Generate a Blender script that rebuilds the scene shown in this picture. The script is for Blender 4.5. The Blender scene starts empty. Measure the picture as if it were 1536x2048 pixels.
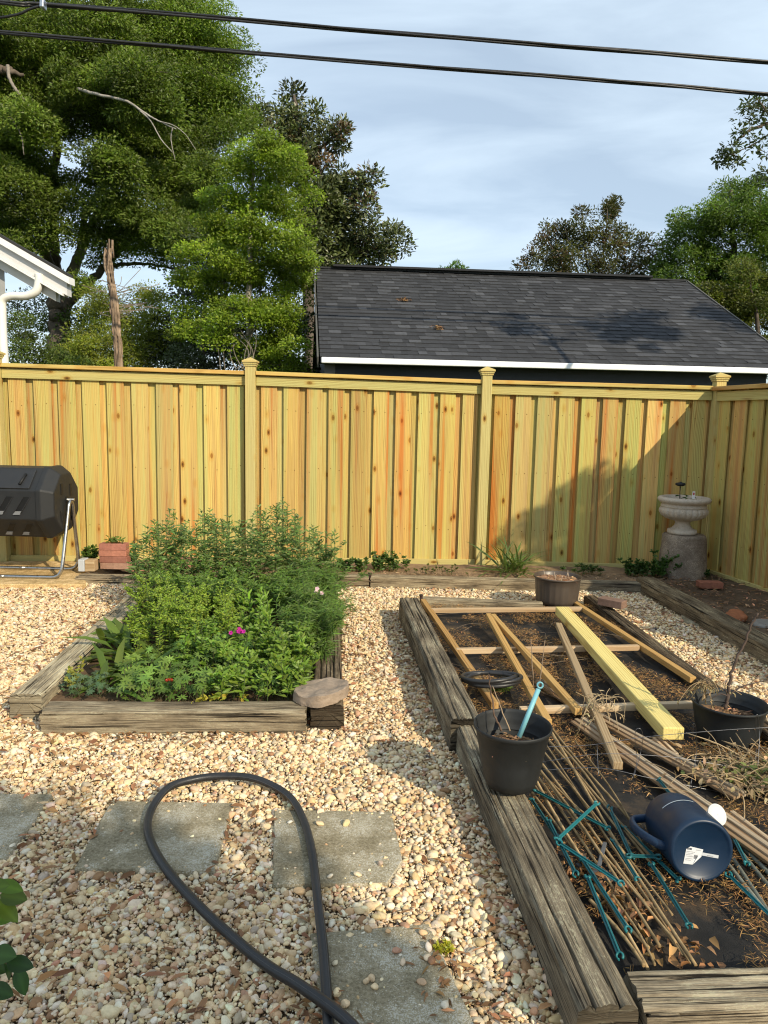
import bpy, math, random
import numpy as np
from mathutils import Vector, Matrix
random.seed(7); RNG = np.random.default_rng(7)
SC = bpy.context.scene; COL = SC.collection

# ------------------------------------------------------------ camera, sky, sun, exposure
CAM_H, PITCH, ROLL, FPX = 1.58, math.radians(7.6), 0.0203, 1480.0   # focal length in pixels of the 1536x2048 frame
_F = np.array([0, math.cos(PITCH), -math.sin(PITCH)]); _U = np.array([0, math.sin(PITCH), math.cos(PITCH)]); _R = np.array([1., 0, 0])
_r = math.cos(ROLL)*_R + math.sin(ROLL)*_U; _u = -math.sin(ROLL)*_R + math.cos(ROLL)*_U
cam = bpy.data.cameras.new('camera'); cam_o = bpy.data.objects.new('camera', cam); COL.objects.link(cam_o)
cam.sensor_fit = 'VERTICAL'; cam.sensor_height = 24; cam.lens = 24*FPX/2048; cam.clip_start = .05; cam.clip_end = 2000
M4 = Matrix.Identity(4)
for i in range(3):
    M4[i][0], M4[i][1], M4[i][2] = _r[i], _u[i], -_F[i]
M4[2][3] = CAM_H
cam_o.matrix_world = M4
SC.camera = cam_o

SUN_TRAVEL = Vector((-1.1, 1.35, -1.0)).normalized()
sun_pos = -SUN_TRAVEL
sd = bpy.data.lights.new('sun', 'SUN'); sd.energy = 5.0; sd.angle = math.radians(.55); sd.color = (1, .875, .66)
so = bpy.data.objects.new('sun', sd); COL.objects.link(so); so.rotation_mode = 'QUATERNION'
so.rotation_quaternion = SUN_TRAVEL.to_track_quat('-Z', 'Y'); so.location = (8, -10, 12)

world = bpy.data.worlds.new('World'); SC.world = world; world.use_nodes = True
wn = world.node_tree; wn.nodes.clear()
def _n(nt, t, **kw):
    n = nt.nodes.new(t)
    for k, v in kw.items(): setattr(n, k, v)
    return n
w_out = _n(wn, 'ShaderNodeOutputWorld'); w_bg = _n(wn, 'ShaderNodeBackground'); w_bg.inputs['Strength'].default_value = .122
sky = _n(wn, 'ShaderNodeTexSky', sky_type='NISHITA', sun_disc=False)
sky.sun_elevation = math.asin(sun_pos.z); sky.sun_rotation = math.atan2(sun_pos.x, sun_pos.y)
sky.altitude = 50; sky.air_density = 1.0; sky.dust_density = .5; sky.ozone_density = 1.3
# thin high cloud, laid out on the cloud deck overhead
tc = _n(wn, 'ShaderNodeTexCoord'); sep = _n(wn, 'ShaderNodeSeparateXYZ'); wn.links.new(tc.outputs['Generated'], sep.inputs[0])
addz = _n(wn, 'ShaderNodeMath', operation='ADD'); wn.links.new(sep.outputs['Z'], addz.inputs[0]); addz.inputs[1].default_value = .22
mx = _n(wn, 'ShaderNodeMath', operation='MAXIMUM'); wn.links.new(addz.outputs[0], mx.inputs[0]); mx.inputs[1].default_value = .05
dv = _n(wn, 'ShaderNodeVectorMath', operation='DIVIDE'); wn.links.new(tc.outputs['Generated'], dv.inputs[0])
cmb = _n(wn, 'ShaderNodeCombineXYZ')
for k in range(3): wn.links.new(mx.outputs[0], cmb.inputs[k])
wn.links.new(cmb.outputs[0], dv.inputs[1])
mp = _n(wn, 'ShaderNodeMapping'); mp.inputs['Scale'].default_value = (1.1, 2.6, 0); mp.inputs['Rotation'].default_value = (0, 0, .5); mp.inputs['Location'].default_value = (3.1, 1.4, 0)
wn.links.new(dv.outputs[0], mp.inputs[0])
nz = _n(wn, 'ShaderNodeTexNoise'); nz.inputs['Scale'].default_value = 1.25; nz.inputs['Detail'].default_value = 9; nz.inputs['Roughness'].default_value = .52; nz.inputs['Distortion'].default_value = .5
wn.links.new(mp.outputs[0], nz.inputs['Vector'])
cr = _n(wn, 'ShaderNodeValToRGB'); cr.color_ramp.elements[0].position = .34; cr.color_ramp.elements[0].color = (.46, .46, .46, 1); cr.color_ramp.elements[1].position = .72; cr.color_ramp.elements[1].color = (.92, .92, .92, 1)
wn.links.new(nz.outputs['Fac'], cr.inputs[0])
mixc = _n(wn, 'ShaderNodeMix', data_type='RGBA')
wn.links.new(cr.outputs[0], mixc.inputs['Factor']); wn.links.new(sky.outputs[0], mixc.inputs['A']); mixc.inputs['B'].default_value = (7.0, 8.4, 9.7, 1)
wn.links.new(mixc.outputs['Result'], w_bg.inputs['Color']); wn.links.new(w_bg.outputs[0], w_out.inputs[0])

SC.view_settings.view_transform = 'Standard'; SC.view_settings.look = 'None'; SC.view_settings.gamma = 1; SC.view_settings.exposure = 0.0
SC.render.engine = 'CYCLES'
SC.cycles.max_bounces = 5; SC.cycles.diffuse_bounces = 3; SC.cycles.glossy_bounces = 2; SC.cycles.transmission_bounces = 3; SC.cycles.transparent_max_bounces = 4
SC.cycles.use_adaptive_sampling = True; SC.cycles.adaptive_threshold = .02
SC.cycles.caustics_reflective = False; SC.cycles.caustics_refractive = False
SC.cycles.use_denoising = True; SC.cycles.filter_width = 1.15

# ------------------------------------------------------------ geometry helpers
CAMP = np.array([0, 0, CAM_H])
def ray(x, y): return _F*FPX + _r*(x-768) + _u*(1024-y)
def G(x, y, z=0.0):
    d = ray(x, y); return CAMP + d*((z-CAM_H)/d[2])
def D(x, y, Y):
    d = ray(x, y); return CAMP + d*(Y/d[1])
def nrm(v):
    v = np.asarray(v, float); return v/max(np.linalg.norm(v), 1e-9)
def V3(*a): return np.array(a, float)

def vnoise(p, seed=0):
    p = np.asarray(p, float); i = np.floor(p).astype(np.int64); f = p-i; f = f*f*(3-2*f)
    def h(a):
        n = (a[:, 0]*374761393 + a[:, 1]*668265263 + a[:, 2]*2147483647 + seed*144269) & 0xffffffff
        n = ((n ^ (n >> 13))*1274126177) & 0xffffffff
        n = ((n ^ (n >> 15))*2246822519) & 0xffffffff
        return ((n ^ (n >> 16)) & 0xffffff)/float(0xffffff)
    out = np.zeros(len(p))
    for dx in (0, 1):
        for dy in (0, 1):
            for dz in (0, 1):
                w = (f[:, 0] if dx else 1-f[:, 0])*(f[:, 1] if dy else 1-f[:, 1])*(f[:, 2] if dz else 1-f[:, 2])
                out += w*h(i+np.array([dx, dy, dz]))
    return out
def fbm(p, o=4, seed=0):
    p = np.asarray(p, float); s = np.zeros(len(p)); a = .5; t = 0
    for k in range(o):
        s += a*vnoise(p*2**k+17.3*k, seed+k); t += a; a *= .5
    return s/t

class MB:
    def __init__(self): self.v = []; self.c = []; self.w = []; self.f = []; self.n = 0
    def add(self, v, faces, col=(1, 1, 1), wc=None, smooth=False, mat=0):
        v = np.asarray(v, float).reshape(-1, 3); n = len(v)
        c = np.asarray(col, float)
        if c.ndim == 1: c = np.tile(c[:3], (n, 1))
        self.v.append(v); self.c.append(c); self.w.append(np.zeros((n, 3)) if wc is None else np.asarray(wc, float))
        if isinstance(faces, np.ndarray): self.f.append((faces+self.n, smooth, mat))
        else:
            by = {}
            for f in faces: by.setdefault(len(f), []).append(f)
            for k, l in by.items(): self.f.append((np.array(l)+self.n, smooth, mat))
        self.n += n
        return self
    def mesh(self, name, off):
        me = bpy.data.meshes.new(name)
        v = np.concatenate(self.v) - off
        me.vertices.add(len(v)); me.vertices.foreach_set('co', v.astype(np.float32).ravel())
        tot = sum(f.size for f, s, m in self.f); nf = sum(len(f) for f, s, m in self.f)
        me.loops.add(tot); me.polygons.add(nf)
        me.loops.foreach_set('vertex_index', np.concatenate([f.ravel() for f, s, m in self.f]).astype(np.int32))
        cnt = np.concatenate([np.full(len(f), f.shape[1]) for f, s, m in self.f])
        me.polygons.foreach_set('loop_start', (np.cumsum(cnt)-cnt).astype(np.int32))
        me.polygons.foreach_set('use_smooth', np.concatenate([np.full(len(f), s) for f, s, m in self.f]))
        me.polygons.foreach_set('material_index', np.concatenate([np.full(len(f), m) for f, s, m in self.f]).astype(np.int32))
        ca = me.color_attributes.new('col', 'FLOAT_COLOR', 'POINT')
        c = np.concatenate(self.c); ca.data.foreach_set('color', np.concatenate([c, np.ones((len(c), 1))], 1).astype(np.float32).ravel())
        wa = me.attributes.new('wc', 'FLOAT_VECTOR', 'POINT'); wa.data.foreach_set('vector', np.concatenate(self.w).astype(np.float32).ravel())
        me.update(calc_edges=True); me.validate()
        return me

WL = {}
def _props(o, label=None, cat=None, group=None, kind=None):
    if label: o['label'] = label
    if cat: o['category'] = cat
    if group: o['group'] = group
    if kind: o['kind'] = kind
def thing(name, label, cat, loc, group=None):
    o = bpy.data.objects.new(name, None); COL.objects.link(o); o.location = loc; o.empty_display_size = .1
    WL[o.name] = np.asarray(loc, float); _props(o, label, cat, group); return o
def obj(name, mb, mats, parent=None, label=None, cat=None, group=None, kind=None, bevel=0, seg=2):
    v = np.concatenate(mb.v)
    if parent is not None: off = WL[parent.name]
    elif kind in ('structure',): off = np.zeros(3)
    else: off = np.array([v[:, 0].mean(), v[:, 1].mean(), v[:, 2].min()])
    me = mb.mesh(name, off)
    for m in (mats if isinstance(mats, (list, tuple)) else [mats]): me.materials.append(m)
    o = bpy.data.objects.new(name, me); COL.objects.link(o)
    if parent is not None: o.parent = parent
    else: o.location = off
    WL[o.name] = off; _props(o, label, cat, group, kind)
    if bevel:
        b = o.modifiers.new('bevel', 'BEVEL'); b.width = bevel; b.segments = seg; b.limit_method = 'ANGLE'
    return o
def copy_thing(root, loc, rz=0, label=None):
    r = root.copy(); COL.objects.link(r); r.location = loc; r.rotation_euler = (0, 0, rz)
    if label: r['label'] = label
    for ch in root.children:
        c = ch.copy(); COL.objects.link(c); c.parent = r
        for g in ch.children:
            d = g.copy(); COL.objects.link(d); d.parent = c
    return r

BOXF = [(0, 3, 2, 1), (4, 5, 6, 7), (0, 1, 5, 4), (1, 2, 6, 5), (2, 3, 7, 6), (3, 0, 4, 7)]
def hexa(mb, p, col=(1, 1, 1), wc=None, mat=0): mb.add(p, BOXF, col, wc, mat=mat)
def beam(mb, p0, p1, w, t, up=(0, 0, 1), col=(1, 1, 1), mat=0, seed=None):
    """box from p0 to p1 (centre line), w across, t along up"""
    p0 = np.asarray(p0, float); p1 = np.asarray(p1, float); a = p1-p0; L = np.linalg.norm(a); a = a/L
    up = np.asarray(up, float); s = nrm(np.cross(a, up)); u = np.cross(s, a)
    P = []; W = []; off = RNG.random(3)*40
    for k in (0, 1):
        b = p0 if k == 0 else p1
        for (x, y) in ((-1, -1), (1, -1), (1, 1), (-1, 1)):
            P.append(b+s*x*w/2+u*y*t/2); W.append(off+V3(L*k, x*w/2, y*t/2))
    # faces 0-3 end, 4-7 other end
    f = [(0, 3, 2, 1), (4, 5, 6, 7), (0, 1, 5, 4), (1, 2, 6, 5), (2, 3, 7, 6), (3, 0, 4, 7)]
    mb.add(P, [tuple(reversed(q)) for q in f], col, W, mat=mat)
def tube(mb, pts, r, n=8, col=(1, 1, 1), smooth=True, cap=True, mat=0, squash=1.0):
    pts = np.asarray(pts, float); m = len(pts); r = np.broadcast_to(np.asarray(r, float), (m,))
    t = np.gradient(pts, axis=0); t /= np.maximum(np.linalg.norm(t, axis=1, keepdims=True), 1e-9)
    ref = V3(0, 0, 1) if abs(t[0][2]) < .9 else V3(1, 0, 0)
    a = nrm(np.cross(ref, t[0])); A = np.zeros((m, 3)); Bv = np.zeros((m, 3))
    for i in range(m):
        a = nrm(a - t[i]*np.dot(a, t[i])); A[i] = a; Bv[i] = np.cross(t[i], a)
    ang = np.linspace(0, 2*math.pi, n, endpoint=False); off = RNG.random(3)*30
    v = pts[:, None, :] + r[:, None, None]*(np.cos(ang)[None, :, None]*A[:, None, :] + squash*np.sin(ang)[None, :, None]*Bv[:, None, :])
    L = np.concatenate([[0], np.cumsum(np.linalg.norm(np.diff(pts, axis=0), axis=1))])
    wc = np.stack([np.repeat(L, n), np.tile(ang*.02, m), np.zeros(m*n)], 1)+off
    i = np.arange(m-1)[:, None]*n; j = np.arange(n)[None, :]; k = (j+1) % n
    f = np.stack([i+j, i+k, i+n+k, i+n+j], -1).reshape(-1, 4)
    c = np.asarray(col, float)
    if c.ndim == 2: c = np.repeat(c, n, axis=0)
    mb.add(v.reshape(-1, 3), f, c, wc, smooth, mat)
    if cap:
        mb.f.append((np.array([list(range(mb.n-m*n, mb.n-m*n+n))[::-1]]), False, mat)); mb.f.append((np.array([list(range(mb.n-n, mb.n))]), False, mat))
def lathe(mb, prof, M=None, n=40, col=(1, 1, 1), smooth=True, mat=0, rfun=None, cap0=False, cap1=False):
    prof = np.asarray(prof, float); m = len(prof); ang = np.linspace(0, 2*math.pi, n, endpoint=False)
    r = prof[:, 0][:, None]*np.ones(n)[None]
    if rfun is not None: r = rfun(r, ang[None, :], prof[:, 1][:, None])
    v = np.stack([r*np.cos(ang), r*np.sin(ang), np.repeat(prof[:, 1][:, None], n, 1)], -1).reshape(-1, 3)
    wc = v.copy()
    if M is not None: v = v @ np.asarray(M)[:3, :3].T + np.asarray(M)[:3, 3]
    i = np.arange(m-1)[:, None]*n; j = np.arange(n)[None, :]; k = (j+1) % n
    f = np.stack([i+j, i+k, i+n+k, i+n+j], -1).reshape(-1, 4)
    mb.add(v, f, col, wc, smooth, mat)
    if cap0: mb.f.append((np.array([list(range(mb.n-m*n, mb.n-m*n+n))[::-1]]), False, mat))
    if cap1: mb.f.append((np.array([list(range(mb.n-n, mb.n))]), False, mat))
def T(x, y, z):
    M = np.eye(4); M[:3, 3] = (x, y, z); return M
def frame(origin, z, xhint=(1, 0, 0)):
    z = nrm(z); x = nrm(np.asarray(xhint, float)-z*np.dot(xhint, z)); y = np.cross(z, x)
    M = np.eye(4); M[:3, 0] = x; M[:3, 1] = y; M[:3, 2] = z; M[:3, 3] = origin; return M
def smooth_path(pts, k=8):
    """Catmull-Rom through points"""
    P = np.asarray(pts, float); P = np.vstack([2*P[0]-P[1], P, 2*P[-1]-P[-2]]); out = []
    for i in range(1, len(P)-2):
        for t in np.linspace(0, 1, k, endpoint=False):
            a, b, c, d = P[i-1:i+3]
            out.append(.5*((2*b)+(c-a)*t+(2*a-5*b+4*c-d)*t*t+(3*b-a-3*c+d)*t**3))
    out.append(P[-2]); return np.array(out)

# leaf cards with real curvature: N leaves at once
def leaves(mb, pos, dirs, length, width, col, up=None, droop=.25, fold=.25, shape='lance', mat=0):
    pos = np.asarray(pos, float); N = len(pos)
    if N == 0: return
    d = np.asarray(dirs, float); d = d/np.maximum(np.linalg.norm(d, axis=1, keepdims=True), 1e-9)
    if up is None: up = np.tile(V3(0, 0, 1), (N, 1)) + RNG.normal(0, .35, (N, 3))
    s = np.cross(d, up); s /= np.maximum(np.linalg.norm(s, axis=1, keepdims=True), 1e-6); u = np.cross(s, d)
    L = np.broadcast_to(length, (N,))[:, None]; W = np.broadcast_to(width, (N,))[:, None]*.5
    c = np.asarray(col, float); c = np.tile(c, (N, 1)) if c.ndim == 1 else c
    if shape == 'quad':
        P = np.stack([pos, pos+d*L*.5+s*W+u*L*.06, pos+d*L-u*L*droop*.5, pos+d*L*.45-s*W+u*L*.04], 1)
        f = (np.arange(N)[:, None]*4+np.arange(4)[None]); mb.add(P.reshape(-1, 3), f, np.repeat(c, 4, 0), mat=mat); return
    tt, ww = {'lance': ((.3, .65), (.9, .75)), 'ovate': ((.35, .72), (1.0, .72)), 'strap': ((.35, .75), (1., .8))}[shape]
    P = [pos]
    for t, w in zip(tt, ww):
        mid = pos+d*L*t-u*L*droop*t*t+u*0
        P += [mid+s*W*w+u*W*fold*w, mid, mid-s*W*w+u*W*fold*w]
    P.append(pos+d*L*.97-u*L*droop)
    P = np.stack(P, 1)  # N,8,3
    b = np.arange(N)[:, None]*8
    tris = np.concatenate([b+np.array([[0, 2, 1]]), b+np.array([[0, 3, 2]]), b+np.array([[4, 5, 7]]), b+np.array([[5, 6, 7]])], 0)
    quads = np.concatenate([b+np.array([[1, 2, 5, 4]]), b+np.array([[2, 3, 6, 5]])], 0)
    n0 = mb.n
    mb.add(P.reshape(-1, 3), quads, np.repeat(c, 8, 0), smooth=True, mat=mat)
    mb.f.append((tris+n0, True, mat))
def rdirs(N, zmin=-1, zmax=1):
    z = RNG.uniform(zmin, zmax, N); a = RNG.uniform(0, 2*math.pi, N); r = np.sqrt(np.maximum(0, 1-z*z))
    return np.stack([r*np.cos(a), r*np.sin(a), z], 1)
def cvar(base, N, v=.15, hue=.06):
    b = np.asarray(base, float)[None]*np.exp(RNG.normal(0, v, (N, 1)))
    return np.clip(b*(1+RNG.normal(0, hue, (N, 3))), 0, 1)

def big_leaf(mb, p, d, L, W, col, up, droop=.2, fold=.2, n=10):
    d = nrm(d); s = nrm(np.cross(d, up)); u = np.cross(s, d); V = []
    for i in range(n+1):
        t = i/n; w = W*.5*max(.02, math.sin(math.pi*t**.82)**.75); m = np.asarray(p)+d*L*t-u*L*droop*t*t
        V += [m+s*w+u*fold*w, m+s*w*.5+u*fold*w*.35, m, m-s*w*.5+u*fold*w*.35, m-s*w+u*fold*w]
    F = [(i*5+j, i*5+j+1, i*5+j+6, i*5+j+5) for i in range(n) for j in range(4)]
    c = np.tile(np.asarray(col, float), (len(V), 1)); c[2::5] *= 1.35; mb.add(V, F, c, smooth=True)

# ------------------------------------------------------------ materials
def mat_new(name):
    m = bpy.data.materials.new(name); m.use_nodes = True; nt = m.node_tree; nt.nodes.clear()
    o = _n(nt, 'ShaderNodeOutputMaterial'); p = _n(nt, 'ShaderNodeBsdfPrincipled'); nt.links.new(p.outputs[0], o.inputs[0])
    return m, nt, p, o
def attr(nt, name='wc'): return _n(nt, 'ShaderNodeAttribute', attribute_name=name)
def mapping(nt, src, scale, loc=(0, 0, 0)):
    m = _n(nt, 'ShaderNodeMapping'); m.inputs['Scale'].default_value = scale; m.inputs['Location'].default_value = loc; nt.links.new(src, m.inputs[0]); return m.outputs[0]
def noise(nt, vec, scale=1, detail=4, rough=.5, dist=0):
    n = _n(nt, 'ShaderNodeTexNoise'); n.inputs['Scale'].default_value = scale; n.inputs['Detail'].default_value = detail; n.inputs['Roughness'].default_value = rough; n.inputs['Distortion'].default_value = dist
    if vec is not None: nt.links.new(vec, n.inputs['Vector'])
    return n.outputs['Fac']
def ramp(nt, fac, stops, interp='LINEAR'):
    r = _n(nt, 'ShaderNodeValToRGB'); e = r.color_ramp.elements; r.color_ramp.interpolation = interp
    while len(e) < len(stops): e.new(.5)
    for k, (p, c) in enumerate(stops):
        e[k].position = p; e[k].color = (c, c, c, 1) if isinstance(c, (int, float)) else (*c, 1)
    nt.links.new(fac, r.inputs[0]); return r.outputs[0]
def mixcol(nt, a, b, fac, mode='MIX'):
    m = _n(nt, 'ShaderNodeMix', data_type='RGBA', blend_type=mode)
    for k, s in (('A', a), ('B', b), ('Factor', fac)):
        if hasattr(s, 'is_linked'): nt.links.new(s, m.inputs[k])
        elif k == 'Factor': m.inputs[k].default_value = s
        else: m.inputs[k].default_value = (*s, 1)
    return m.outputs['Result']
def math_(nt, op, a, b=None, clamp=False):
    m = _n(nt, 'ShaderNodeMath', operation=op, use_clamp=clamp)
    for k, s in ((0, a), (1, b)):
        if s is None: continue
        if hasattr(s, 'is_linked'): nt.links.new(s, m.inputs[k])
        else: m.inputs[k].default_value = s
    return m.outputs[0]
def bump(nt, p, h, strength=.4, dist=.01):
    b = _n(nt, 'ShaderNodeBump'); b.inputs['Strength'].default_value = strength; b.inputs['Distance'].default_value = dist
    nt.links.new(h, b.inputs['Height']); nt.links.new(b.outputs[0], p.inputs['Normal'])
def base(nt, p, c, rough=.6, spec=.4, metal=0):
    if hasattr(c, 'is_linked'): nt.links.new(c, p.inputs['Base Color'])
    else: p.inputs['Base Color'].default_value = (*c, 1)
    if hasattr(rough, 'is_linked'): nt.links.new(rough, p.inputs['Roughness'])
    else: p.inputs['Roughness'].default_value = rough
    p.inputs['Specular IOR Level'].default_value = spec; p.inputs['Metallic'].default_value = metal

def m_pine(name, stops, knots=True, dark=.55, mult=1.0):
    m, nt, p, o = mat_new(name); w = attr(nt).outputs['Vector']; c = attr(nt, 'col').outputs['Color']
    wob = noise(nt, mapping(nt, w, (.9, 9, 9)), 1, 2)
    broad = noise(nt, mapping(nt, w, (.30, 13, 7)), 1, 3, .5)
    col = ramp(nt, broad, stops)
    # growth rings drawn out along the board
    sx = _n(nt, 'ShaderNodeSeparateXYZ'); nt.links.new(w, sx.inputs[0])
    ph = math_(nt, 'ADD', math_(nt, 'MULTIPLY', sx.outputs[1], 420), math_(nt, 'MULTIPLY', wob, 30))
    ring = math_(nt, 'ADD', math_(nt, 'MULTIPLY', math_(nt, 'SINE', ph), .5), .5)
    fine = noise(nt, mapping(nt, w, (2.0, 150, 150)), 1, 4, .65); amp = ramp(nt, noise(nt, mapping(nt, w, (.8, 5, 5), (9, 2, 4)), 1, 2), [(.42, .12), (.62, .50)])
    g = math_(nt, 'ADD', math_(nt, 'MULTIPLY', ring, amp), math_(nt, 'MULTIPLY', fine, math_(nt, 'SUBTRACT', 1.0, amp)))
    col = mixcol(nt, col, ramp(nt, g, [(.20, (.66, .56, .44)), (.48, (.95, .92, .88)), (.75, (1.05, 1.05, 1.02))]), 1.0, 'MULTIPLY')
    if knots:
        vo = _n(nt, 'ShaderNodeTexVoronoi'); vo.inputs['Scale'].default_value = 1; vo.inputs['Randomness'].default_value = 1
        nt.links.new(mapping(nt, w, (5.5, 11, 4)), vo.inputs['Vector'])
        kd = ramp(nt, vo.outputs['Distance'], [(.0, (.13, .075, .04)), (.08, (.24, .14, .075)), (.115, (.60, .40, .23)), (.15, (.52, .34, .2)), (.2, (.95, .82, .66)), (.4, (1, 1, 1))])
        sel = _n(nt, 'ShaderNodeSeparateColor'); nt.links.new(vo.outputs['Color'], sel.inputs[0])
        on = math_(nt, 'GREATER_THAN', sel.outputs[0], .72)
        col = mixcol(nt, col, mixcol(nt, col, kd, 1.0, 'MULTIPLY'), on)
    # dark smears, resin streaks
    sm = noise(nt, mapping(nt, w, (1.1, 22, 22), (5, 3, 1)), 1, 3, .6)
    col = mixcol(nt, col, (.22, .09, .03), ramp(nt, sm, [(.655, 0.0), (.76, .75)]))
    col = mixcol(nt, col, c, 1.0, 'MULTIPLY')
    base(nt, p, col, .78, .2); bump(nt, p, g, .3, .003); return m
YEL, GRN, ORG, TAN = (.59, .41, .14), (.53, .44, .16), (.54, .225, .06), (.50, .335, .13)
M_PINE = m_pine('pine_fence', [(.2, (.44, .41, .16)), (.40, GRN), (.50, YEL), (.58, TAN), (.67, ORG), (.85, (.44, .18, .05))])
M_PINE_POST = m_pine('pine_post', [(.2, (.48, .44, .19)), (.55, (.53, .45, .185)), (.8, (.56, .43, .17))])
M_PINE_NEW = m_pine('pine_new', [(.2, (.72, .58, .22)), (.8, (.74, .62, .26))], knots=True)
M_STICK = m_pine('pine_stick', [(.2, (.47, .31, .12)), (.5, (.52, .34, .14)), (.8, (.42, .26, .10))], knots=False)
M_STICKG = m_pine('greyed_stick', [(.2, (.34, .25, .15)), (.5, (.40, .30, .18)), (.8, (.30, .22, .14))], knots=False)
M_LATH = m_pine('pale_lath', [(.2, (.44, .34, .22)), (.5, (.50, .39, .26)), (.8, (.40, .29, .18))], knots=False)
M_MOLD = m_pine('moulding', [(.2, (.34, .27, .19)), (.5, (.42, .345, .25)), (.8, (.27, .195, .125))], knots=False)

def m_timber(name, light, mid, dark):
    m, nt, p, o = mat_new(name); w = attr(nt).outputs['Vector']; c = attr(nt, 'col').outputs['Color']
    g = noise(nt, mapping(nt, w, (4.5, 260, 260)), 1, 5, .7); b = noise(nt, mapping(nt, w, (3.5, 13, 13)), 1, 6, .65)
    mott = noise(nt, mapping(nt, w, (55, 120, 120)), 1, 3, .7)
    col = ramp(nt, math_(nt, 'ADD', math_(nt, 'MULTIPLY', g, .55), math_(nt, 'MULTIPLY', b, .45)), [(.38, dark), (.50, mid), (.64, light)])
    col = mixcol(nt, col, (.46, .42, .28), ramp(nt, math_(nt, 'MULTIPLY', mott, b), [(.30, 0.0), (.36, .65)]))
    crack = ramp(nt, noise(nt, mapping(nt, w, (1.5, 100, 100), (2, 7, 4)), 1, 4, .6), [(.37, 0.0), (.43, 1.0)])
    col = mixcol(nt, (.016, .013, .010), col, crack); col = mixcol(nt, col, c, 1.0, 'MULTIPLY')
    base(nt, p, col, .9, .15)
    h = math_(nt, 'ADD', math_(nt, 'MULTIPLY', g, .6), math_(nt, 'MULTIPLY', crack, .6)); h = math_(nt, 'ADD', h, math_(nt, 'MULTIPLY', mott, .25))
    bump(nt, p, h, .9, .009); return m
M_TIMBER = m_timber('weathered_timber', (.37, .31, .215), (.19, .155, .105), (.045, .036, .027))
M_TIMBER_PALE = m_timber('pale_timber', (.52, .45, .32), (.30, .245, .165), (.055, .043, .032))

def m_col(name, rough=.6, spec=.4, metal=0, vary=.25, nscale=30, bumpd=0, coat=0, bscale=None):
    """plain material taking its colour from the mesh, broken up by noise in object space"""
    m, nt, p, o = mat_new(name); c = attr(nt, 'col').outputs['Color']; tc = _n(nt, 'ShaderNodeTexCoord').outputs['Object']
    n = noise(nt, tc, nscale, 5, .6); n2 = noise(nt, tc, nscale*.17, 3, .5)
    f = math_(nt, 'ADD', math_(nt, 'MULTIPLY', n, .6), math_(nt, 'MULTIPLY', n2, .4))
    col = mixcol(nt, c, ramp(nt, f, [(.3, 1-vary), (.7, 1+vary*.6)]), 1.0, 'MULTIPLY')
    base(nt, p, col, ramp(nt, n, [(.3, max(rough-.1, .03)), (.7, min(rough+.1, 1))]), spec, metal)
    if bumpd: bump(nt, p, noise(nt, tc, bscale or nscale*2, 4, .6), .5, bumpd)
    return m
M_STONE = m_col('stone', .85, .25, 0, .22, 60, .002, bscale=140)
M_PEBBLE = m_col('pebble', .7, .3, 0, .30, 70, .0015, bscale=180)
M_PLASTIC = m_col('black_plastic', .58, .4, 0, .25, 14, .0004, bscale=300)
M_GLOSSPL = m_col('smooth_plastic', .45, .5, 0, .12, 10, 0)
M_RUBBER = m_col('rubber', .42, .45, 0, .35, 35, .0006, bscale=250)
M_METAL = m_col('galvanised', .34, .5, 1.0, .2, 40, 0)
M_PAINT = m_col('white_paint', .45, .4, 0, .08, 8, 0)
M_BARK = m_col('bark', .95, .1, 0, .55, 9, .03, bscale=14)
M_TWIG = m_col('twig', .85, .15, 0, .4, 60, .001)
M_SOIL = m_col('soil', .97, .1, 0, .5, 22, .012, bscale=45)
M_DRY = m_col('dry_litter', .85, .15, 0, .3, 40, 0)
M_BRICK = m_col('brick', .9, .15, 0, .38, 45, .003, bscale=120)
M_PAPER = m_col('paper', .7, .3, 0, .08, 30, 0)
M_SHINGLE = m_col('shingle', .9, .2, 0, .28, 120, .003, bscale=260)
M_SIDING = m_col('siding', .6, .3, 0, .1, 10, 0)

def m_concrete(name, lo, mid, hi, sc=1.0):
    m, nt, p, o = mat_new(name); tc = _n(nt, 'ShaderNodeTexCoord').outputs['Object']; c = attr(nt, 'col').outputs['Color']
    a = noise(nt, tc, 7*sc, 7, .7); b = noise(nt, tc, 95*sc, 4, .75); d = noise(nt, tc, 230*sc, 2, .5)
    f = math_(nt, 'ADD', math_(nt, 'MULTIPLY', a, .5), math_(nt, 'MULTIPLY', b, .5))
    col = ramp(nt, f, [(.36, lo), (.5, mid), (.64, hi)])
    col = mixcol(nt, col, (.55, .51, .42), ramp(nt, math_(nt, 'MULTIPLY', d, a), [(.27, 0.0), (.36, .8)]))
    col = mixcol(nt, col, (.05, .045, .04), ramp(nt, noise(nt, tc, 170*sc, 3, .6), [(.28, .7), (.38, 0.0)]))
    col = mixcol(nt, col, c, 1, 'MULTIPLY')
    base(nt, p, col, .9, .2); bump(nt, p, math_(nt, 'ADD', b, d), .55, .004); return m
M_PAVER = m_concrete('paver', (.13, .105, .062), (.28, .235, .148), (.41, .35, .225))
M_CONC = m_concrete('concrete', (.15, .125, .10), (.26, .225, .185), (.36, .31, .26), .7)
M_CAST = m_concrete('cast_stone', (.40, .33, .25), (.50, .42, .33), (.56, .48, .39), .6)

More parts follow.
